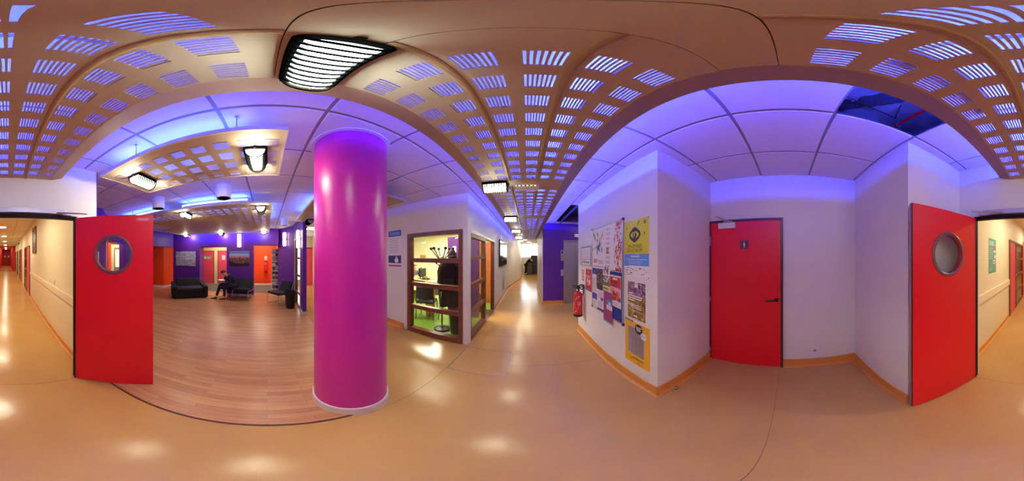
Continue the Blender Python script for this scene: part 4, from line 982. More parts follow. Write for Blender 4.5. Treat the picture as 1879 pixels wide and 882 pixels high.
# glazing in the stub wall
t=root_struct('window_2','tall timber glazed screen in the purple stub wall')
b=MB()
x0,x1,y0,y1=-5.54,-4.64,.958,.995
for a in ((x0,y0,0,x0+.07,y1,2.15),(x1-.07,y0,0,x1,y1,2.15),(x0+.07,y0,2.08,x1-.07,y1,2.15),(x0+.07,y0,0,x1-.07,y1,.07)): b.box(*a)
for z in (.42,.98,1.52): b.box(x0+.07,y0+.004,z,x1-.07,y1-.004,z+.07)
b.build('timber_frame',WOODFR,t)
b=MB(); b.quad((x0+.06,.978,.05),(x1-.06,.978,.05),(x1-.06,.978,2.1),(x0+.06,.978,2.1)); b.build('pane',GLASSL,t)
b=MB(); 
for a in ((x0-.05,.925,0,x0,.945,2.15),(x1,.925,0,x1+.05,.945,2.15),(x0-.05,.925,2.15,x1+.05,.945,2.2)): b.box(*a)
b.build('white_architrave',BASE_W,t)
# end of the side corridor: red door and daylight window
t=root_struct('door_5','red door at the end of the side corridor beyond the column',(-8.88,2.02,0))
b=MB(); b.box(-.02,-.03,0,.0,.5,2.05); b.build('door_leaf',PINK,t)
b=MB(); b.box(-.02,-.08,0,.012,-.03,2.1); b.box(-.02,-.08,2.05,.012,.52,2.1); b.build('door_frame',DKFRAME,t)
b=MB(); b.tube([(.0,.05,1.05),(.05,.05,1.05),(.05,.17,1.05)],.01,8); b.build('door_handle',STEEL,t)
t=root_struct('window_3','bright window at the end of the side corridor')
b=MB(); b.box(-8.895,1.1,.35,-8.885,1.9,2.2); b.build('pane',mat('side_daylight',(255,255,255),.3,emit=(.95,1,1),estr=3.0),t)
b=MB()
for a in ((-8.9,1.06,.3,-8.86,1.1,2.25),(-8.9,1.9,.3,-8.86,1.94,2.25),(-8.9,1.06,2.2,-8.86,1.94,2.25),(-8.9,1.06,.3,-8.86,1.94,.35),(-8.89,1.1,1.2,-8.87,1.9,1.25)): b.box(*a)
b.build('window_frame',WHITEPL,t)
# doors behind opening 2 (x=-9.2) and green exit sign
def passage_door(name,label,y0,y1,handle):
    t=root_struct(name,label,(-9.2,0,0))
    b=MB(); b.box(.0,y0-.05,0,.03,y0,1.95); b.box(.0,y1,0,.03,y1+.05,1.95); b.box(0,y0,1.90,.03,y1,1.95); b.build('door_frame',mat('olive_trim',(150,96,60),.4),t)
    b=MB(); b.box(0,y0,.01,.022,y1,1.90); b.build('door_leaf',PINK,t)
    b=MB(); b.cyl((.022,handle,.98),(.03,handle,.98),.06,n=20); b.tube([(.03,handle,1.0),(.07,handle,1.0),(.07,handle+(.11 if handle<(y0+y1)/2 else -.11),1.0)],.011,8); b.build('door_handle',STEEL,t)
    return t
passage_door('door_6','pink red passage door with the green exit sign',-4.0,-3.08,-3.90)
passage_door('door_7','pink red passage door with a small white notice',-2.78,-1.9,-2.0)
t=thing('exit_sign','green exit sign with a white running figure and arrow on the left pink passage door','exit sign',(-9.175,-3.47,1.535))
b=MB(); b.box(0,-.225,-.085,.012,.225,.085); b.build('sign_plate',PWH,t)
p=Paper((.012,-.215,-.075),(0,1,0),.43,.15,t=.002); w,h=p.w,p.h
p.rect(.30*w,.1*h,.36*w,.9*h,1,1)
p.rect(.08*w,.15*h,.24*w,.85*h,1,1); p.ell(.15*w,.74*h,.011,.011,1,2,10); p.poly([(.12*w,.6*h),(.19*w,.62*h),(.17*w,.38*h),(.13*w,.36*h)],1,2); p.poly([(.13*w,.4*h),(.16*w,.4*h),(.11*w,.12*h),(.08*w,.14*h)],1,2); p.poly([(.15*w,.4*h),(.18*w,.4*h),(.22*w,.16*h),(.19*w,.14*h)],1,2)
p.rect(.44*w,.40*h,.72*w,.60*h,1,1); p.poly([(.70*w,.2*h),(.70*w,.8*h),(.90*w,.5*h)],1,1)
p.build('sign_face',[pm('exit_green',(30,160,80)),PWH],t)
sheet0=Paper((-9.176,-2.56,1.42),(0,1,0),.19,.25); sheet0.lines(.02,.16,.03,.22,7,1,1,.3); tag(sheet0.build('door_notice',[PWH,PGRY]),'small white notice taped on the right pink passage door','notice')
# orange opening: second extinguisher with sign, magazine rack
extinguisher('small red fire extinguisher hanging on the orange wall past the bench',(-9.09,-.08,.74),pi)
b=MB(); b.box(-9.2,-.11,1.24,-9.185,-.05,1.33); b.box(-9.185,-.095,1.27,-9.12,-.065,1.28); tag(b.build('wall_bracket',BLACK),'black hook above the extinguisher on the orange wall','bracket')
p=Paper((-9.2,-.15,1.42),(0,1,0),.15,.20,t=.003); p.rect(.02,.02,.13,.18,1,1); p.rect(.05,.05,.10,.15,0,2); tag(p.build('safety_sign',[PWH,PGRY]),'small pale safety sign above the extinguisher on the orange wall','sign')
t=thing('magazine_rack','tall slim white rack of brochures standing in the orange opening beside the angled purple wall','rack',(-7.22,.37,0),pi/2)
b=MB(); b.box(-.16,.06,0,.16,.10,1.95); b.box(-.17,-.10,0,-.16,.10,1.95); b.box(.16,-.10,0,.17,.10,1.95); b.box(-.17,-.10,0,.17,.10,.05); b.build('rack_frame',WHITEPL,t)
for k in range(9):
    z=.16+.2*k
    b=MB(); b.box(-.16,-.10,z,.16,.06,z+.012); b.box(-.16,-.10,z,.16,-.092,z+.06); b.build('shelf_pocket',WHITEPL,t)
rr=random.Random(12)
mm=[PWH,PRED,PBLU,PGRY,PTEAL,PBLK,PLGR,PORA]
for k in range(9):
    for j in range(2):
        z=.173+.2*k; x=-.14+.145*j
        b=MB(); b.loft([[(x,-.085+.01*j,z),(x+.13,-.085+.01*j,z),(x+.13,-.075+.01*j,z),(x,-.075+.01*j,z)],[(x,-.045,z+.155),(x+.13,-.045,z+.155),(x+.13,-.035,z+.155),(x,-.035,z+.155)]],0,False)
        b.box(x+.02,-.079,z+.05,x+.11,-.070,z+.09,1)
        o=b.build('brochure',[rr.choice([PWH,PWH,PLGR,PGRY,PBLK]),rr.choice(mm)]); o.location=(-7.22,.37,0); o.rotation_euler=(0,0,pi/2)
        tag(o,'brochure standing in a pocket of the slim white rack in the orange opening','brochure','brochures in the slim rack')
# projector on the ceiling
t=thing('ceiling_projector','small white box projector under the ceiling beyond the large island','projector',(-4.55,-3.75,2.60))
b=MB(); b.box(-.13,-.15,-.06,.13,.15,.05); bevel(b.build('casing',WHITEPL,t),.015)
b=MB(); b.cyl((.13,.07,0),(.16,.07,0),.035,n=20); b.build('lens',BLACK,t)
b=MB(); b.cyl((0,0,.05),(0,0,.12),.02,n=12); b.build('mount',STEEL,t)
# porthole view: opening in the diagonal purple wall with a cream framed glass door, notice and trim
def wall_sheet(name,label,cat,o,u,w,h,mats,draw,t=.0012):
    p=Paper(o,u,w,h,t=t); draw(p); return tag(p.build(name,mats),label,cat)
def d(p): p.lines(.02,.2,.05,.26,9,1,1,.3)
wall_sheet('wall_notice','white notice sheet on the purple wall seen through the left door porthole','notice',(-1.72,-3.1195,1.42),(-1,0,0),.22,.30,[PWH,PGRY],d)
b=MB(); b.obox((-2.47,-3.54,1.025),(.035,.04,0),(.01,-.01,0),(0,0,1.025)); struct(b.build('trim_opening',mat('beige_trim',(190,160,150),.35)))
t=root_struct('door_8','cream framed glass door behind the opening in the diagonal purple wall',(-4.48,-5.38,0),radians(142))
b=MB(); 
for a in ((-.45,-.03,0,-.33,.03,2.1),(.37,-.03,0,.45,.03,2.1),(-.33,-.03,1.98,.37,.03,2.1)): b.box(*a)
b.build('door_frame',mat('cream_frame'),t)
b=MB(); 
for a in ((-.33,-.02,0,-.28,.02,1.98),(.31,-.02,0,.37,.02,1.98),(-.28,-.02,1.9,.31,.02,1.98),(-.28,-.02,1.1,.31,.02,1.16),(-.28,-.02,0,.31,.02,.1)): b.box(*a)
b.build('door_leaf',mat('grey_beige_leaf',(150,130,110),.4),t)
b=MB(); b.box(-.28,-.008,.1,.31,.008,1.1); b.build('lower_panel',mat('beige_panel',(176,160,130),.5),t)
b=MB(); b.box(-.28,-.004,1.16,.31,.004,1.9); b.build('pane',mat('lit_pane',(236,226,190),.4,emit=(1,.92,.7),estr=.5),t)
b=MB(); b.obox((-3.81,-5.91,1.37),(-.788*.395,.616*.395,0),(.02*.616,.02*.788,0),(0,0,1.37)); b.obox((-4.48,-5.38,2.43),(-.788*.452,.616*.452,0),(.02*.616,.02*.788,0),(0,0,.32)); struct(b.build('wall_orange_porthole',ORANGE))
# ------------------------------------------------------------------ glazed office
t=root_struct('window_4','brown timber glazed wall of the office facing the hall')
b=MB(); x0,x1,y0,y1,zt=-2.255,-1.05,2.545,2.66,2.075
for a in ((x0,y0,0,x0+.085,y1,zt),(x1-.075,y0,0,x1,y1,zt),(x0+.085,y0,2.0,x1-.075,y1,zt),(x0+.085,y0,0,x1-.075,y1,.105)): b.box(*a)
for z in (.55,1.02,1.50): b.box(x0+.085,y0+.012,z,x1-.075,y1-.012,z+.082)
b.build('timber_frame',WOODFR,t)
b=MB(); b.quad((x0+.07,2.60,.09),(x1-.06,2.60,.09),(x1-.06,2.60,2.02),(x0+.07,2.60,2.02)); b.build('pane',GLASS,t)
t=root_struct('door_9','brown timber glazed sliding screen and open doorway of the office')
b=MB(); X0,X1=-1.07,-.965
for a in ((X0,2.70,0,X1,2.76,2.03),(X0,3.73,0,X1,3.80,2.03),(X0,2.76,1.96,X1,3.73,2.03),(X0,2.76,0,X1,3.73,.10)): b.box(*a)
for z in (.52,1.04,1.56): b.box(X0+.012,2.76,z,X1-.012,3.73,z+.075)
b.build('timber_frame',WOODFR,t)
b=MB(); b.quad((-1.017,2.75,.09),(-1.017,3.74,.09),(-1.017,3.74,2.0),(-1.017,2.75,2.0)); b.build('pane',GLASS,t)
b=MB(); b.box(X0,4.76,0,X1,4.83,2.03); b.box(-1.075,2.70,2.03,-.955,4.83,2.085); b.build('door_jamb',mat('pale_rail',(176,168,162),.4,metal=.3),t)
b=MB(); b.box(-1.068,4.74,0,-.972,4.76,2.03); b.build('door_leaf_edge',WOODFR,t)
b=MB(); b.box(-1.08,3.8,0,-.96,4.76,.012); b.build('threshold',METALSTRIP,t)
PURP2=mat('office_purple',(88,22,112),.35)
b=MB(); b.box(-2.06,3.95,.0,-1.19,4.0,2.13); struct(b.build('partition_office',PURP2))
s=dup(s0,(-1.846,3.95,1.80),-pi/2,'stacked square wall light on the purple office partition behind the coat stand')
s.scale=(.55,.55,.30)
# wardrobe in orange wood
OW=mat('orange_wood',(206,120,56),.4,bump=.05,bscale=20,var=(190,104,46),vscale=6)
t=thing('office_cupboard','orange wood cupboard standing inside the office behind the open doorway','cupboard',(-1.75,5.75,0))
b=MB(); b.box(-.65,-.25,0,.65,.25,2.1); b.build('carcass',OW,t)
for s in (-1,1):
    b=MB(); b.box(.01 if s>0 else -.64,-.268,.06,.64 if s>0 else -.01,-.25,2.07); o=b.build('door',OW,t)
    b=MB(); b.tube([(s*.06,-.268,1.0),(s*.06,-.30,1.0),(s*.06,-.30,1.14),(s*.06,-.268,1.14)],.006,8); b.build('handle',STEEL,o)
t=thing('dark_holdall','black bag standing on the green floor in the office doorway','bag',(-1.36,4.55,.004))
b=MB(); b.box(-.13,-.2,0,.13,.2,.40); bevel(b.build('bag_body',BLACK,t),.05,3)
b=MB(); b.tube([(0,-.1,.39),(0,-.09,.5),(0,.09,.5),(0,.1,.39)],.012,8); b.build('strap',BLACK,t)
# coat stand
t=thing('coat_stand','chrome and black coat stand with knobbed arms behind the office glass','coat stand',(-1.70,3.0,.004))
b=MB(); b.lathe([(0,0),(.165,0),(.17,.012),(.165,.03),(.05,.055),(.035,.07),(0,.07)],n=40); b.build('base',BLACK,t)
b=MB(); b.cyl((0,0,.06),(0,0,1.50),.022,n=20); b.lathe([(.022,1.42),(.045,1.44),(.045,1.60),(.03,1.62),(.0,1.62)],n=24); b.build('pole',CHROME,t)
for k in range(6):
    a=2*pi*k/6+.3; ca,sa=cos(a),sin(a)
    b=MB(); b.tube([(.03*ca,.03*sa,1.52),(.12*ca,.12*sa,1.62),(.225*ca,.225*sa,1.76)],.011,8); b.build('arm',mat('dark_chrome',(120,100,100),.25,metal=.8),t)
    b=MB(); b.ball((.235*ca,.235*sa,1.775),.032,14,8); b.build('knob',BLACK,t)
    if k%2==0:
        b=MB(); b.tube([(.03*ca,.03*sa,1.46),(.10*ca,.10*sa,1.43),(.16*ca,.16*sa,1.47)],.009,8); b.ball((.165*ca,.165*sa,1.48),.022,12,8); b.build('lower_hook',BLACK,t)
def coat(name,label,loc,h,w,d,m,rz,seed,hood=False):
    b=MB(); rr=random.Random(seed); n=36; rings=[]
    prof=[(0,.12),(-.04,.32),(-.12,.72),(-.25,.82),(-.5,.86),(-.75,.98),(-.95,1.12),(-1.0,1.12)]
    for q,(z,s) in enumerate(prof):
        R=[]
        for k in range(n):
            a=2*pi*k/n; f=1+.13*sin(5*a+seed)*min(1,-z*1.6)+.06*sin(11*a+2*seed)*min(1,-z*1.6)
            R.append((w/2*s*f*cos(a),d/2*s*f*sin(a),z*h+.012*sin(7*a+seed)*(1 if z<-.9 else 0)))
        rings.append(R)
    b.loft(rings,0,True)
    t=thing(name,label,'coat',loc,rz)
    b.build('coat_body',m,t)
    for s in (-1,1):
        b=MB(); b.tube([(s*w*.36,0,-.16*h),(s*w*.47,-.03,-.35*h),(s*w*.50,-.02,-.55*h),(s*w*.49,-.05,-.68*h)],[.06,.065,.058,.05],12); b.build('sleeve',m,t)
    if hood:
        b=MB(); b.ball((0,.02,.02),(.085,.08,.15),16,10); b.build('hood',m,t)
    b=MB(); b.torus((0,-.02,-.03),(0,.4,1),.07,.018,20,8); b.build('collar',m,t)
    return t
coat('long_coat','long black coat hanging on the coat stand behind the office glass',(-1.53,3.02,1.56),.98,.36,.22,mat('coat_black',(26,24,28),.9,bump=.3,bscale=200),.3,1)
coat('burgundy_jacket','dark burgundy jacket hanging on the coat stand behind the office glass',(-1.70,3.16,1.56),.80,.34,.20,mat('coat_burgundy',(62,26,34),.9,bump=.3,bscale=200),-.4,2)
coat('hooded_coat','brown hooded coat on the far side of the coat stand',(-1.56,3.22,1.62),.78,.32,.20,mat('coat_brown',(86,62,62),.9,bump=.3,bscale=200),.8,3,True)
t=thing('office_bin','black waste bin on the green office floor beside the coat stand','bin',(-1.345,2.99,.004))
b=MB(); b.lathe([(0,0),(.13,0),(.165,.42),(.172,.42),(.172,.44),(.16,.44),(.125,.02),(0,.02)],n=32); b.build('bin_body',BLACK,t)
b=MB(); b.torus((0,0,.44),(0,0,1),.165,.008,32,8); b.build('rim',STEEL,t)
# chairs, tables, computer
def office_chair(label,loc,rz):
    t=thing('visitor_chair',label,'chair',loc,rz,'black visitor chairs in the office')
    bx('seat',(-.23,-.23,.42,.23,.22,.48),FAB,t,.03)
    b=MB(); n=8; b.loft([[(x,.24+.05*(1-(x/.22)**2)*1-.02,z) for x in [-.22+.44*k/n for k in range(n+1)]]+[(x,.27+.05*(1-(x/.22)**2)-.02,z) for x in [.22-.44*k/n for k in range(n+1)]] for z in (.56,.62,.80,.86)],0,True); b.build('backrest',FAB,t)
    for x in (-.22,.22):
        b=MB(); b.tube([(x,-.22,0),(x,-.20,.42)],.011,8); b.build('leg',BLKMET,t)
        b=MB(); b.tube([(x,.26,0),(x,.20,.42),(x,.25,.62)],.011,8); b.build('leg',BLKMET,t)
    return t
c0=office_chair('black visitor chair nearest the office glass',(-2.42,3.50,.004),radians(200))
dup(c0,(-1.78,3.66,.004),radians(165),'black visitor chair half hidden behind the coat stand')
TOPW=mat('desk_top',(226,180,120),.4); TEALP=mat('desk_panel',(60,90,82),.5)
def desk(label,loc,rz,w,dp,panel=True):
    t=thing('office_desk',label,'desk',loc,rz,'pale topped office desks')
    b=MB(); b.box(-w/2,-dp/2,.71,w/2,dp/2,.74); bevel(b.build('table_top',TOPW,t),.008)
    for x in (-w/2+.06,w/2-.06):
        b=MB(); b.box(x-.03,-dp/2+.08,0,x+.03,dp/2-.08,.71); b.build('leg',OW,t)
    if panel:
        b=MB(); b.box(-w/2+.09,-dp/2+.09,.28,w/2-.09,-dp/2+.11,.71); b.build('modesty_panel',TEALP,t)
    return t
desk('round-cornered meeting table edge just inside the office glass',(-2.95,3.65,.004),radians(12),1.1,.7,False)
desk('office desk with the computer and a teal front panel',(-4.02,5.25,.004),radians(-6),1.15,.75)
desk('side desk between the computer desk and the coats',(-3.02,4.95,.004),0,.62,.55)
def monitor(label,loc,rz):
    t=thing('computer_monitor',label,'monitor',loc,rz,'monitors on the office desk')
    b=MB(); b.box(-.24,-.02,.10,.24,.02,.42); bevel(b.build('screen_back',BLACK,t),.008)
    b=MB(); b.box(-.03,-.015,0,.03,.015,.14); b.lathe([(0,0),(.1,0),(.1,.012),(0,.014)],n=24); b.build('stand',BLACK,t)
    return t
m0=monitor('black monitor on the office desk, turned towards the seated worker',(-3.92,5.20,.744),radians(115))
dup(m0,(-3.66,5.02,.744),radians(100),'second black monitor nearer the coats on the office desk')
t=thing('desk_phone','black telephone at the end of the office desk','telephone',(-3.55,5.12,.744))
bx('phone_base',(-.09,-.1,0,.09,.1,.05),BLACK,t,.01)
b=MB(); b.tube([(-.06,-.09,.07),(-.06,0,.085),(-.06,.09,.07)],.02,8); b.build('handset',BLACK,t)
b=MB(); b.box(-.20,-.015,-.14,.20,0,.14); o=b.build('cork_panel',mat('cork',(176,130,84),.8)); o.location=(-5.45,7.485,1.55); tag(o,'small brown board on the cream office wall behind the desk','board')
# poster on the office front left of the glazing
def d(p):
    w,h=p.w,p.h; p.rect(.0,.84*h,w,h,1,1); p.rect(.1*w,.88*h,.9*w,.96*h,2,2); p.rect(.0,.13*h,w,.33*h,3,1); p.ell(.65*w,.24*h,.04,.06,4,2); p.ell(.65*w,.20*h,.06,.05,5,2); p.rect(0,.04*h,w,.08*h,6,1); p.lines(.1*w,.9*w,.40*h,.80*h,9,7,1,.18)
p=Paper((-2.84,2.559,1.36),(1,0,0),.40,.83); d(p); tag(p.build('campaign_poster',[PWH,pm('violet'),PSKY,PNAVY,pm('skin_print',(220,170,150)),PWH,PINKP,PGRY]),'white poster with blue head and photo band between the column and the office glazing','poster')
# ceiling lamps in the office (lit panels)
def panel_light(label,x,y,sx,sy,m,group,z=2.718):
    t=thing('ceiling_panel_light',label,'ceiling light',(x,y,z),0,group)
    b=MB(); 
    for a in ((-sx,-sy,-.02,sx,-sy+.03,0),(-sx,sy-.03,-.02,sx,sy,0),(-sx,-sy+.03,-.02,-sx+.03,sy-.03,0),(sx-.03,-sy+.03,-.02,sx,sy-.03,0)): b.box(*a)
    b.build('light_frame',WHITEPL,t)
    b=MB(); b.box(-sx+.03,-sy+.03,-.012,sx-.03,sy-.03,-.002); b.build('diffuser',m,t)
    return t
OFN=mat('office_light_front',(255,250,235),.4,emit=(1.0,.92,.72),estr=14)
OFL=mat('office_light',(255,250,235),.4,emit=(1.0,.92,.72),estr=40)
p0=panel_light('lit square ceiling light in the office over the chairs',-2.3,3.35,.55,.55,OFN,'office ceiling lights')
panel_light('lit square ceiling light in the office over the desk',-3.6,5.6,.6,.6,OFL,'office ceiling lights')

PSL=mat('passage_fill',(255,250,235),.4,emit=(1.0,.88,.62),estr=34)  # added unseen lights that brighten the passage and the orange rooms
panel_light('lit square ceiling light in the side corridor beyond the column',-6.2,1.8,.3,.3,mat('side_light',(255,250,235),.4,emit=(1.0,.9,.62),estr=14),'side corridor lights')
p1=panel_light('added ceiling fill light in the passage with the pink doors',-8.2,-2.4,.3,.3,PSL,'added passage fill lights',2.718)
dup(p1,(-8.2,-.3,2.718),0,'added ceiling fill light in the passage by the orange wall')
dup(p1,(-8.3,-5.2,2.718),0,'added ceiling fill light in the niche behind the sofa corner')
dup(p1,(-3.6,-5.1,2.718),0,'added ceiling fill light behind the cream framed glass door')
# ------------------------------------------------------------------ forward corridor
t=thing('wall_screen','large black framed screen on the left corridor wall past the office doorway','screen',(-.96,6.41,1.72))
b=MB(); b.box(0,-.92,-.47,.05,.92,.47); bevel(b.build('housing',BLACK,t),.01)
b=MB(); b.box(.05,-.88,-.43,.053,.88,.43); b.build('glass_face',mat('dark_screen',(22,22,26),.08,spec=.9),t)
t=thing('wall_grille','grey louvred ventilation grille low on the wall below the black screen','grille',(-.96,6.55,.65))
b=MB(); 
for a in ((0,-.24,-.38,.012,-.21,.38),(0,.21,-.38,.012,.24,.38),(0,-.21,-.38,.012,.21,-.35),(0,-.21,.35,.012,.21,.38)): b.box(*a)
b.build('frame',mat('grille_grey',(150,148,150),.4),t)
b=MB()
for k in range(18): z=-.34+.039*k; b.loft([[(.001,-.21,z),(.001,.21,z),(.001,.21,z+.006),(.001,-.21,z+.006)],[(.014,-.21,z-.018),(.014,.21,z-.018),(.014,.21,z-.012),(.014,-.21,z-.012)]],0,False)
b.build('louvre',mat('grille_grey'),t)
p=Paper((.4995,6.9,1.35),(0,-1,0),.30,.42); p.lines(.03,.26,.05,.36,9,1,1,.35); tag(p.build('corridor_notice',[PWH,PGRY]),'small white notice on the grey side wall past the purple lift wall','notice')
# far window
t=root_struct('window_1','bright daylight window at the far end of the corridor')
b=MB(); b.box(-.62,16.52,1.52,1.1,16.53,2.68); b.build('pane',DAY,t)
b=MB()
for a in ((-.62,16.47,1.50,1.1,16.53,1.54),(-.62,16.47,2.65,1.1,16.53,2.69),(-.64,16.465,1.5,-.59,16.53,2.69),(1.07,16.465,1.5,1.12,16.53,2.69),(.10,16.465,1.535,.16,16.53,2.66)): b.box(*a)
b.build('window_frame',WHITEPL,t)
FARL=mat('far_light',(255,250,235),.4,emit=(1.0,.90,.65),estr=60)
def round_light(label,x,y,z,m,group,r=.13):
    t=thing('round_ceiling_light',label,'ceiling light',(x,y,z),0,group)
    b=MB(); b.lathe([(r,0),(r+.02,0),(r+.02,-.015),(r,-.02)],n=28); b.build('rim',WHITEPL,t)
    b=MB(); b.lathe([(r,-.006),(r*.7,-.018),(0,-.024)],n=28); b.build('diffuser',m,t)
    return t
q=round_light('round ceiling light before the far daylight window, left one',-.16,11.0,2.718,FARL,'round ceiling lights at the far corridor end')
dup(q,(.10,12.8,2.718),0,'round ceiling light nearest the far daylight window')
dup(q,(.12,9.5,2.718),0,'round ceiling light where the far corridor ceiling begins')
round_light('added round fill light in the dark soffit of the lift lobby',2.3,4.3,3.018,mat('lobby_fill',(255,250,240),.4,emit=(1,.92,.9),estr=60),'added lift lobby fill lights')  # added out-of-sight light that brightens the steel lift doors
for k,(x,lb) in enumerate(((.35,'left white hanging pipe before the far window'),(.55,'middle white hanging pipe before the far window'),(.8,'right white hanging pipe before the far window'))):
    b=MB(); b.tube([(x,12.0,2.62),(x-.05,15.8,2.60)],.025,8); b.cyl((x,12.2,2.62),(x,12.2,2.72),.006,n=6); b.cyl((x-.04,15.5,2.6),(x-.04,15.5,2.72),.006,n=6); tag(b.build('hanging_pipe',WHITEPL),lb,'pipe')
# copier and cabinet
t=thing('photocopier','dark grey photocopier the bending person leans over at the far corridor end','photocopier',(.22,14.8,0))
bx('body',(-.24,-.30,.03,.20,.30,1.02),mat('copier_grey',(74,72,70),.5),t,.02)
bx('lid',(-.25,-.31,1.03,.21,.31,1.16),mat('copier_dark',(50,50,52),.45),t,.02)
for z in (.25,.5,.75):
    b=MB(); b.box(-.20,-.306,z,.16,-.30,z+.015); b.build('drawer_gap',BLACK,t)
for x in (-.18,.14):
    for y in (-.24,.24):
        b=MB(); b.cyl((x,y,0),(x,y,.04),.025,n=10); b.build('caster',BLACK,t)
t=thing('dark_cabinet','tall dark cabinet standing right behind the photocopier','cabinet',(.62,15.3,0))
bx('carcass',(-.30,-.25,.0,.35,.25,1.70),mat('cabinet_dark',(34,32,36),.5),t,.01)
for s in (0,1):
    b=MB(); b.box(-.29+.325*s,-.262,.06,.015+.325*s,-.25,1.66); o=b.build('door',mat('cabinet_door_dark',(42,40,46),.45),t); 
    b=MB(); b.box(-.02+.06*s,-.275,.85,-.01+.06*s,-.262,1.0); b.build('handle',STEEL,o)
b=MB(); b.lathe([(0,0),(.10,0),(.13,.06),(.13,.14),(.10,.18),(0,.19)],n=20); o=b.build('white_jar',WHITEPL); o.location=(.36,14.78,1.16); tag(o,'round white container standing on the photocopier at the far corridor end','container')

# ------------------------------------------------------------------ back corridor
BCL=mat('back_light',(255,250,235),.4,emit=(1.0,.92,.68),estr=125)
q=round_light('round corridor ceiling light nearest the open red doors',.13,-3.3,2.717,BCL,'round ceiling lights of the back corridor')
for y,lb in ((-6.15,'second round ceiling light down the back corridor'),(-9.0,'third round ceiling light down the back corridor'),(-12.2,'fourth round ceiling light down the back corridor'),(-16.2,'fifth round ceiling light down the back corridor'),(-21.0,'sixth round ceiling light down the back corridor'),(-25.5,'last round ceiling light before the red end wall')):
    dup(q,(.15,y,2.717),0,lb)
def side_door(name,label,x,y0,ym,y1,sgn,leaf_first=True,leafm=PINK):
    """flush door with glazed side panel on a wall at x; sgn = direction into the corridor"""
    t=root_struct(name,label,(x,0,0)); s=sgn
    b=MB()
    for a in ((0,y0-.05,0,s*.035,y0,2.05),(0,y1,0,s*.035,y1+.05,2.05),(0,ym-.03,0,s*.035,ym+.03,2.05),(0,y0,2.0,s*.035,y1,2.05)): b.box(*a)
    b.build('timber_frame',WOODFR,t)
    a,c=(ym+.03,y1) if leaf_first else (y0,ym-.03)
    b=MB(); b.box(0,a,.01,s*.018,c,2.0); b.build('door_leaf',leafm,t)
    hy=a+.08 if leaf_first else c-.08
    hy2=hy+.12 if leaf_first else hy-.12
    b=MB(); b.box(s*.018,hy-.02,.95,s*.024,hy+.02,1.15); b.tube([(s*.02,hy,1.06),(s*.07,hy,1.06),(s*.07,hy2,1.06)],.010,8); b.build('door_handle',STEEL,t)
    a,c=(y0,ym-.03) if leaf_first else (ym+.03,y1)
    b=MB()
    for z in (.03,.48,.98,1.48): b.box(0,a,z,s*.03,c,z+.07)
    b.build('glazing_bar',WOODFR,t)
    b=MB(); b.box(s*.004,a,.05,s*.008,c,2.0); b.build('pane',mat('dark_glass',(60,56,46),.08,spec=.8),t)
    return t
side_door('door_10','red door with a dark timber glazed panel, first on the left wall of the back corridor',-.92,-8.34,-7.46,-6.55,1)
side_door('door_11','second red door on the left wall of the back corridor',-.92,-11.9,-11.0,-10.15,1)
side_door('door_12','distant red door on the left wall of the back corridor',-.92,-17.6,-16.9,-16.0,1)
side_door('door_13','teal door far along the left wall of the back corridor',-.92,-14.6,-14.0,-13.2,1,True,mat('teal_door',(70,130,120),.4))
side_door('door_14','red door with timber glazed panel on the right wall of the back corridor',.992,-6.33,-4.98,-4.2,-1)
t=root_struct('door_15','red double door with porthole in the red end wall of the back corridor')
b=MB(); b.box(-.62,-28.3,0,.62,-28.26,2.1); b.build('door_leaf',mat('deep_red_door',(160,20,30),.4),t)
b=MB(); b.box(-.68,-28.3,0,-.62,-28.24,2.1); b.box(.62,-28.3,0,.68,-28.24,2.1); b.box(-.68,-28.3,2.1,.68,-28.24,2.16); b.build('door_frame',DKFRAME,t)
for x in (-.3,.3):
    b=MB(); b.cyl((x,-28.26,1.55),(x,-28.24,1.55),.17,n=24); b.build('porthole',mat('pale_porthole',(230,200,180),.3),t)
t=thing('louvre_window','narrow dark louvred window high on the left wall of the back corridor','window',(-.92,-5.42,2.15)); t['kind']='thing'
b=MB()
for a in ((0,-.34,-.43,.03,-.30,.43),(0,.30,-.43,.03,.34,.43),(0,-.3,-.43,.03,.3,-.39),(0,-.3,.39,.03,.3,.43)): b.box(*a)
b.build('frame',WOODFR,t)
b=MB()
for k in range(9): b.box(.004,-.3,-.37+.085*k,.02,.3,-.30+.085*k)
b.build('slat',mat('slat_brown',(84,66,62),.3),t)
t=thing('light_switch','small white light switch on the left wall of the back corridor above the rail','switch',(-.92,-3.12,1.12))
b=MB(); b.box(0,-.042,-.042,.009,.042,.042); bevel(b.build('plate',WHITEPL,t),.003)
b=MB(); b.box(.009,-.022,-.022,.014,.022,.022); b.build('rocker',WHITEPL,t)
t=thing('alarm_sounder','small dark alarm unit high on the left wall of the back corridor','alarm',(-.92,-12.4,2.55))
b=MB(); b.box(0,-.07,-.06,.05,.07,.06); b.build('housing',BLACK,t)
b=MB(); b.cyl((.05,0,0),(.06,0,0),.04,n=16); b.build('grille',DKFRAME,t)
def d(p):
    w,h=p.w,p.h; p.rect(.05*w,.80*h,.7*w,.93*h,1,1); p.lines(.08*w,.62*w,.40*h,.75*h,6,1,1,.35); p.ell(.78*w,.72*h,.05,.06,2,2); p.rect(.66*w,.60*h,.9*w,.66*h,3,2); p.rect(.74*w,.42*h,.92*w,.52*h,3,2); p.rect(.58*w,.26*h,.86*w,.38*h,3,2); p.rect(.62*w,.28*h,.80*w,.36*h,2,3); p.lines(.1*w,.5*w,.06*h,.16*h,2,1,1,.4)
p=Paper((.992,-2.65,1.315),(0,-1,0),.42,.62); d(p); tag(p.build('info_poster',[pm('sea_green',(104,160,150)),pm('pale_teal',(160,200,190)),pm('coral',(220,96,80)),PWH]),'sea green poster with coral and white figures on the right wall of the back corridor','poster')
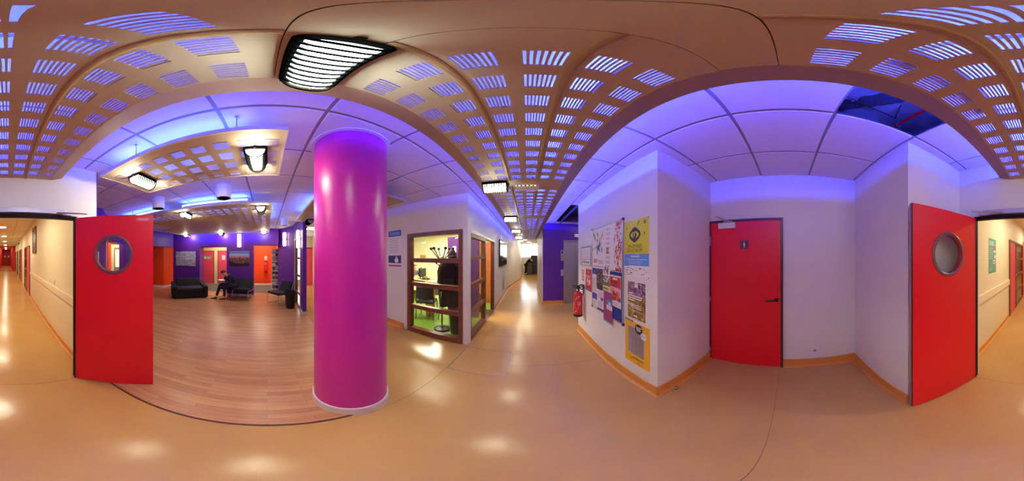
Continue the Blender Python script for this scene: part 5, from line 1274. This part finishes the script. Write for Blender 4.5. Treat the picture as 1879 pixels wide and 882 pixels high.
# ------------------------------------------------------------------ people
SKINM=mat('skin_tone',(206,156,130),.5); HAIRM=mat('hair_brown',(78,54,42),.8,bump=.5,bscale=300)
def person(label, base, J, top_m, leg_m, shoe_m, hair_m, face, nrm, seated=False, sleeves=True, rootname='person'):
    """J: joints in world space; face = direction the face points; nrm = up direction of the head"""
    B=Vector(base); V={k:Vector(v)-B for k,v in J.items()}
    t=thing(rootname,label,'person',base)
    f=Vector(face).normalized(); u=Vector(nrm).normalized(); u=(u-f*u.dot(f)).normalized(); s=f.cross(u)
    hd=V['head']
    P=[];E=[]
    def v(p,r): P.append((tuple(p),r)); return len(P)-1
    def e(a,b): E.append((a,b))
    hip=v(V['hip'],(.10,.08)); mid=v((V['hip']*.55+V['chest']*.45),(.09,.07)); ch=v(V['chest'],(.10,.075)); e(hip,mid); e(mid,ch)
    nb=v(V['chest']*.35+V['neck']*.65,.056); e(ch,nb); nk=v(V['neck'],.052); e(nb,nk)
    jaw=v(hd-u*.065+f*.012,.062); sk=v(hd+u*.012,.084); top=v(hd+u*.068-f*.012,.066); e(nk,jaw); e(jaw,sk); e(sk,top)
    nose=v(hd+f*.098-u*.018,.011); n0=v(hd+f*.072+u*.004,.016); e(sk,n0); e(n0,nose)
    chin=v(hd-u*.098+f*.060,.026); e(jaw,chin)
    for q in (-1,1):
        er=v(hd+s*(q*.092)-u*.004,.017); e(sk,er)
    for S in ('L','R'):
        a=v(V['sh'+S],.040); e(ch,a); b_=v(V['sh'+S]*.5+V['el'+S]*.5,.036); e(a,b_); c=v(V['el'+S],.031); e(b_,c); c2=v(V['el'+S]*.6+V['ha'+S]*.4,.031); e(c,c2); w=v(V['el'+S]*.12+V['ha'+S]*.88,.026); e(c2,w)
        d=(V['ha'+S]-V['el'+S]).normalized(); pm_=v(V['ha'+S]+d*.03,(.036,.018)); e(w,pm_)
        side=d.cross(u).normalized(); dn=side.cross(d).normalized()
        for k,ln in ((-1.5,.060),(-.5,.072),(.5,.068),(1.5,.052)):
            k0=v(V['ha'+S]+d*.075+side*(k*.019),.0095); k1=v(V['ha'+S]+d*(.075+ln*.55)+side*(k*.021)-dn*.012,.0085); k2=v(V['ha'+S]+d*(.075+ln*.85)+side*(k*.021)-dn*.036,.0075); e(pm_,k0); e(k0,k1); e(k1,k2)
        q=1 if S=='L' else -1
        t0=v(V['ha'+S]+d*.028+side*(q*.042)-dn*.008,.0105); t1=v(V['ha'+S]+d*.068+side*(q*.050)-dn*.025,.0085); e(pm_,t0); e(t0,t1)
        h=v(V['hp'+S],.062); e(hip,h); th=v(V['hp'+S]*.5+V['kn'+S]*.5,.055); e(h,th); kn=v(V['kn'+S],.042); e(th,kn); ca=v(V['kn'+S]*.62+V['an'+S]*.38,.042); e(kn,ca); an=v(V['an'+S],.036); e(ca,an)
        fo=v(V['an'+S]*.4+V['to'+S]*.6,(.040,.028)); e(an,fo); to=v(V['to'+S],(.032,.02)); e(fo,to)
    skin('body',P,E,SKINM,t,2)
    # clothing
    P2=[];E2=[]
    def v2(p,r): P2.append((tuple(p),r)); return len(P2)-1
    hip=v2(V['hip']+(V['chest']-V['hip'])*.02,(.165,.135)); mid=v2((V['hip']*.55+V['chest']*.45),(.165,.13)); ch=v2(V['chest'],(.185,.14)); nb=v2(V['chest']*.36+V['neck']*.64,.105); E2+=[(hip,mid),(mid,ch),(ch,nb)]
    for S in ('L','R'):
        a=v2(V['sh'+S],.092); b_=v2(V['sh'+S]*.5+V['el'+S]*.5,.076); c=v2(V['el'+S],.066); w=v2(V['el'+S]*.16+V['ha'+S]*.84,.046); E2+=[(ch,a),(a,b_),(b_,c),(c,w)]
    skin('jacket',P2,E2,top_m,t,2)
    P3=[];E3=[]
    def v3(p,r): P3.append((tuple(p),r)); return len(P3)-1
    hip=v3(V['hip'],(.145,.115))
    for S in ('L','R'):
        h=v3(V['hp'+S],.110); th=v3(V['hp'+S]*.5+V['kn'+S]*.5,.096); kn=v3(V['kn'+S],.078); ca=v3(V['kn'+S]*.62+V['an'+S]*.38,.066); an=v3(V['an'+S]+(V['kn'+S]-V['an'+S])*.06,.058); E3+=[(hip,h),(h,th),(th,kn),(kn,ca),(ca,an)]
    skin('trousers',P3,E3,leg_m,t,2)
    for S in ('L','R'):
        d=(V['to'+S]-V['an'+S]); d.z=0; d.normalize(); a=V['an'+S].copy()
        skin('shoe',[((a.x-d.x*.04,a.y-d.y*.04,V['to'+S].z+.018),(.042,.045)),((a.x+d.x*.03,a.y+d.y*.03,V['to'+S].z+.018),(.046,.042)),((a.x+d.x*.13,a.y+d.y*.13,V['to'+S].z+.008),(.048,.030)),((a.x+d.x*.21,a.y+d.y*.21,V['to'+S].z+.003),(.036,.022))],[(0,1),(1,2),(2,3)],shoe_m,t,2)
    # hair: a cap over the back and crown of the skull
    b=MB(); n=20; m=9; rings=[]
    ax=(u*.82-f*.57).normalized(); bx_=s; cx=ax.cross(bx_).normalized()
    for j in range(m):
        th=.02+1.62*j/(m-1); R=[]
        for k in range(n):
            a=2*pi*k/n; rr_=(.098 if j<m-1 else .090)+.004*sin(9*a+j*2)
            R.append(hd+u*.015-f*.004+ax*(rr_*1.02*cos(th))+(bx_*cos(a)*.94+cx*sin(a)*1.08)*(rr_*sin(th)))
        rings.append(R)
    b.loft(rings,0,True,True); b.build('hair',hair_m,t)
    # eyes and mouth
    for q in (-1,1):
        b=MB(); b.ball(tuple(hd+f*.078+s*(q*.032)+u*.016),.0105,10,8); b.build('eye',mat('eye_dark',(50,36,34),.2),t)
    b=MB(); c=hd+f*.078-u*.055; b.tube([c-s*.022,c+f*.006,c+s*.022],.005,6); b.build('mouth',mat('lips',(170,96,90),.5),t)
    return t
# seated reader
DRK=mat('jacket_navy',(24,24,34),.85,bump=.3,bscale=300); JEAN=mat('jeans_navy',(34,38,66),.85,bump=.3,bscale=300); SHO=mat('shoe_brown',(62,44,42),.5)
F=Vector((.54,-.84,0)); Lf=Vector((.84,.54,0)); Z=.014
hip=Vector((-6.08,-1.22,.53+Z))
J=dict(hip=hip,chest=hip+F*.20+Vector((0,0,.30)),neck=hip+F*.32+Vector((0,0,.41)),head=hip+F*.42+Vector((0,0,.47)),
 shL=hip+F*.24+Lf*.16+Vector((0,0,.36)),shR=hip+F*.24-Lf*.16+Vector((0,0,.36)),
 elL=hip+F*.26+Lf*.24+Vector((0,0,.09)),elR=hip+F*.30-Lf*.22+Vector((0,0,.09)),
 haL=hip+F*.46+Lf*.10+Vector((0,0,.15)),haR=hip+F*.50-Lf*.10+Vector((0,0,.15)),
 hpL=hip+Lf*.09+Vector((0,0,-.01)),hpR=hip-Lf*.09+Vector((0,0,-.01)),
 knL=(-5.72,-1.50,.54),knR=(-5.88,-1.71,.55),anL=(-5.85,-1.54,.10),anR=(-5.87,-1.86,.10),
 toL=(-5.75,-1.70,.035),toR=(-5.78,-2.02,.035))
person('person in a dark jacket and jeans sitting on the bench, bent over an open book',(-6.0,-1.6,.014),J,DRK,JEAN,SHO,HAIRM,F*.75+Vector((0,0,-.66)),Vector((0,0,.75))+F*.66,True)
c=hip+F*.50+Vector((0,0,.185))
t=thing('open_book','open book held on the lap of the seated reader','book',tuple(c),atan2(F.y,F.x))
for s in (-1,1):
    b=MB(); b.loft([[(-.10,0,.0),(.10,0,.0),(.10,0,.012),(-.10,0,.012)],[(-.10,s*.07,.022),(.10,s*.07,.022),(.10,s*.07,.032),(-.10,s*.07,.032)],[(-.10,s*.15,.02),(.10,s*.15,.02),(.10,s*.15,.026),(-.10,s*.15,.026)]],0,False); b.build('page_block',PWH,t)
b=MB(); b.loft([[(-.105,-.155,.014),(.105,-.155,.014),(.105,-.155,.018),(-.105,-.155,.018)],[(-.105,0,-.006),(.105,0,-.006),(.105,0,-.002),(-.105,0,-.002)],[(-.105,.155,.014),(.105,.155,.014),(.105,.155,.018),(-.105,.155,.018)]],0,False); b.build('cover',PRED,t)
# person bending over the copier
hip=Vector((-.12,14.55,.90)); F=Vector((1,.15,0)).normalized(); Lf=Vector((-.15,1,0)).normalized(); up=Vector((0,0,1))
J=dict(hip=hip,chest=hip+F*.24+up*.34,neck=hip+F*.38+up*.46,head=hip+F*.50+up*.49,
 shL=hip+F*.27+Lf*.17+up*.40,shR=hip+F*.27-Lf*.17+up*.40,elL=hip+F*.42+Lf*.22+up*.24,elR=hip+F*.40-Lf*.22+up*.22,haL=hip+F*.52+Lf*.12+up*.27,haR=hip+F*.52-Lf*.12+up*.27,
 hpL=hip+Lf*.09-up*.03,hpR=hip-Lf*.09-up*.03,knL=(-.07,14.65,.48),knR=(-.14,14.46,.48),anL=(-.10,14.65,.09),anR=(-.20,14.46,.09),toL=(.06,14.66,.022),toR=(-.05,14.47,.022))
BLKC=mat('clothes_black',(16,16,18),.85)
person('person in black standing bent over the photocopier at the far corridor end',(-.12,14.55,0),J,BLKC,BLKC,BLACK,mat('hair_dark',(26,20,18),.7),F*.7-up*.7,up*.7+F*.7)
# seated office worker
hip=Vector((-4.66,5.72,.50)); F=Vector((.92,-.38,0)).normalized(); Lf=Vector((.38,.92,0)).normalized()
J=dict(hip=hip,chest=hip+F*.03+up*.36,neck=hip+F*.06+up*.52,head=hip+F*.10+up*.66,
 shL=hip+F*.04+Lf*.17+up*.44,shR=hip+F*.04-Lf*.17+up*.44,elL=hip+F*.12+Lf*.22+up*.20,elR=hip+F*.12-Lf*.22+up*.20,haL=hip+F*.34+Lf*.10+up*.29,haR=hip+F*.34-Lf*.10+up*.29,
 hpL=hip+Lf*.09,hpR=hip-Lf*.09,knL=hip+F*.42+Lf*.1+up*.0,knR=hip+F*.42-Lf*.1+up*.0,anL=hip+F*.42+Lf*.1-up*.41,anR=hip+F*.42-Lf*.1-up*.41,toL=hip+F*.58+Lf*.1-up*.475,toR=hip+F*.58-Lf*.1-up*.475)
person('person in a grey top working at the office desk behind the glass',(-4.66,5.72,0),J,mat('top_grey',(70,70,84),.85),BLKC,BLACK,mat('hair_auburn',(96,58,40),.7),F*.97-up*.2,up)
c2=dup(c0,(-4.70,5.74,.004),atan2(F.y,F.x)+pi/2,'black visitor chair the office worker sits on')
# ------------------------------------------------------------------ camera, world, view
S_PX=5.3056; XF=967.6; YH=469.8
cam=bpy.data.cameras.new('camera'); co=bpy.data.objects.new('camera',cam); COL.objects.link(co); SC.camera=co
co.location=(0,0,1.62); yaw=(939.5-XF)/S_PX
co.rotation_euler=(pi/2,0,radians(-yaw))
cam.type='PANO'; cam.clip_start=.02; cam.clip_end=200
half=radians(939.5/S_PX); la0=-radians((882-YH)/S_PX); la1=radians(YH/S_PX)
for tgt in (cam, getattr(cam,'cycles',None)):
    if tgt is None: continue
    try:
        tgt.panorama_type='EQUIRECTANGULAR'; tgt.longitude_min=-half; tgt.longitude_max=half; tgt.latitude_min=la0; tgt.latitude_max=la1
    except Exception as ex: print('pano',ex)
w=bpy.data.worlds.new('world'); SC.world=w; w.use_nodes=True
w.node_tree.nodes['Background'].inputs['Color'].default_value=(.5,.6,.8,1); w.node_tree.nodes['Background'].inputs['Strength'].default_value=.02
vs=SC.view_settings; vs.view_transform='Standard'; vs.look='None'; vs.gamma=1; vs.exposure=0.70
try: vs.use_curve_mapping=False
except Exception: pass
cy=SC.cycles
cy.use_denoising=True
try: cy.denoiser='OPENIMAGEDENOISE'
except Exception: pass
cy.max_bounces=10; cy.diffuse_bounces=6; cy.glossy_bounces=4; cy.transparent_max_bounces=12; cy.sample_clamp_indirect=6; cy.caustics_reflective=False; cy.caustics_refractive=False
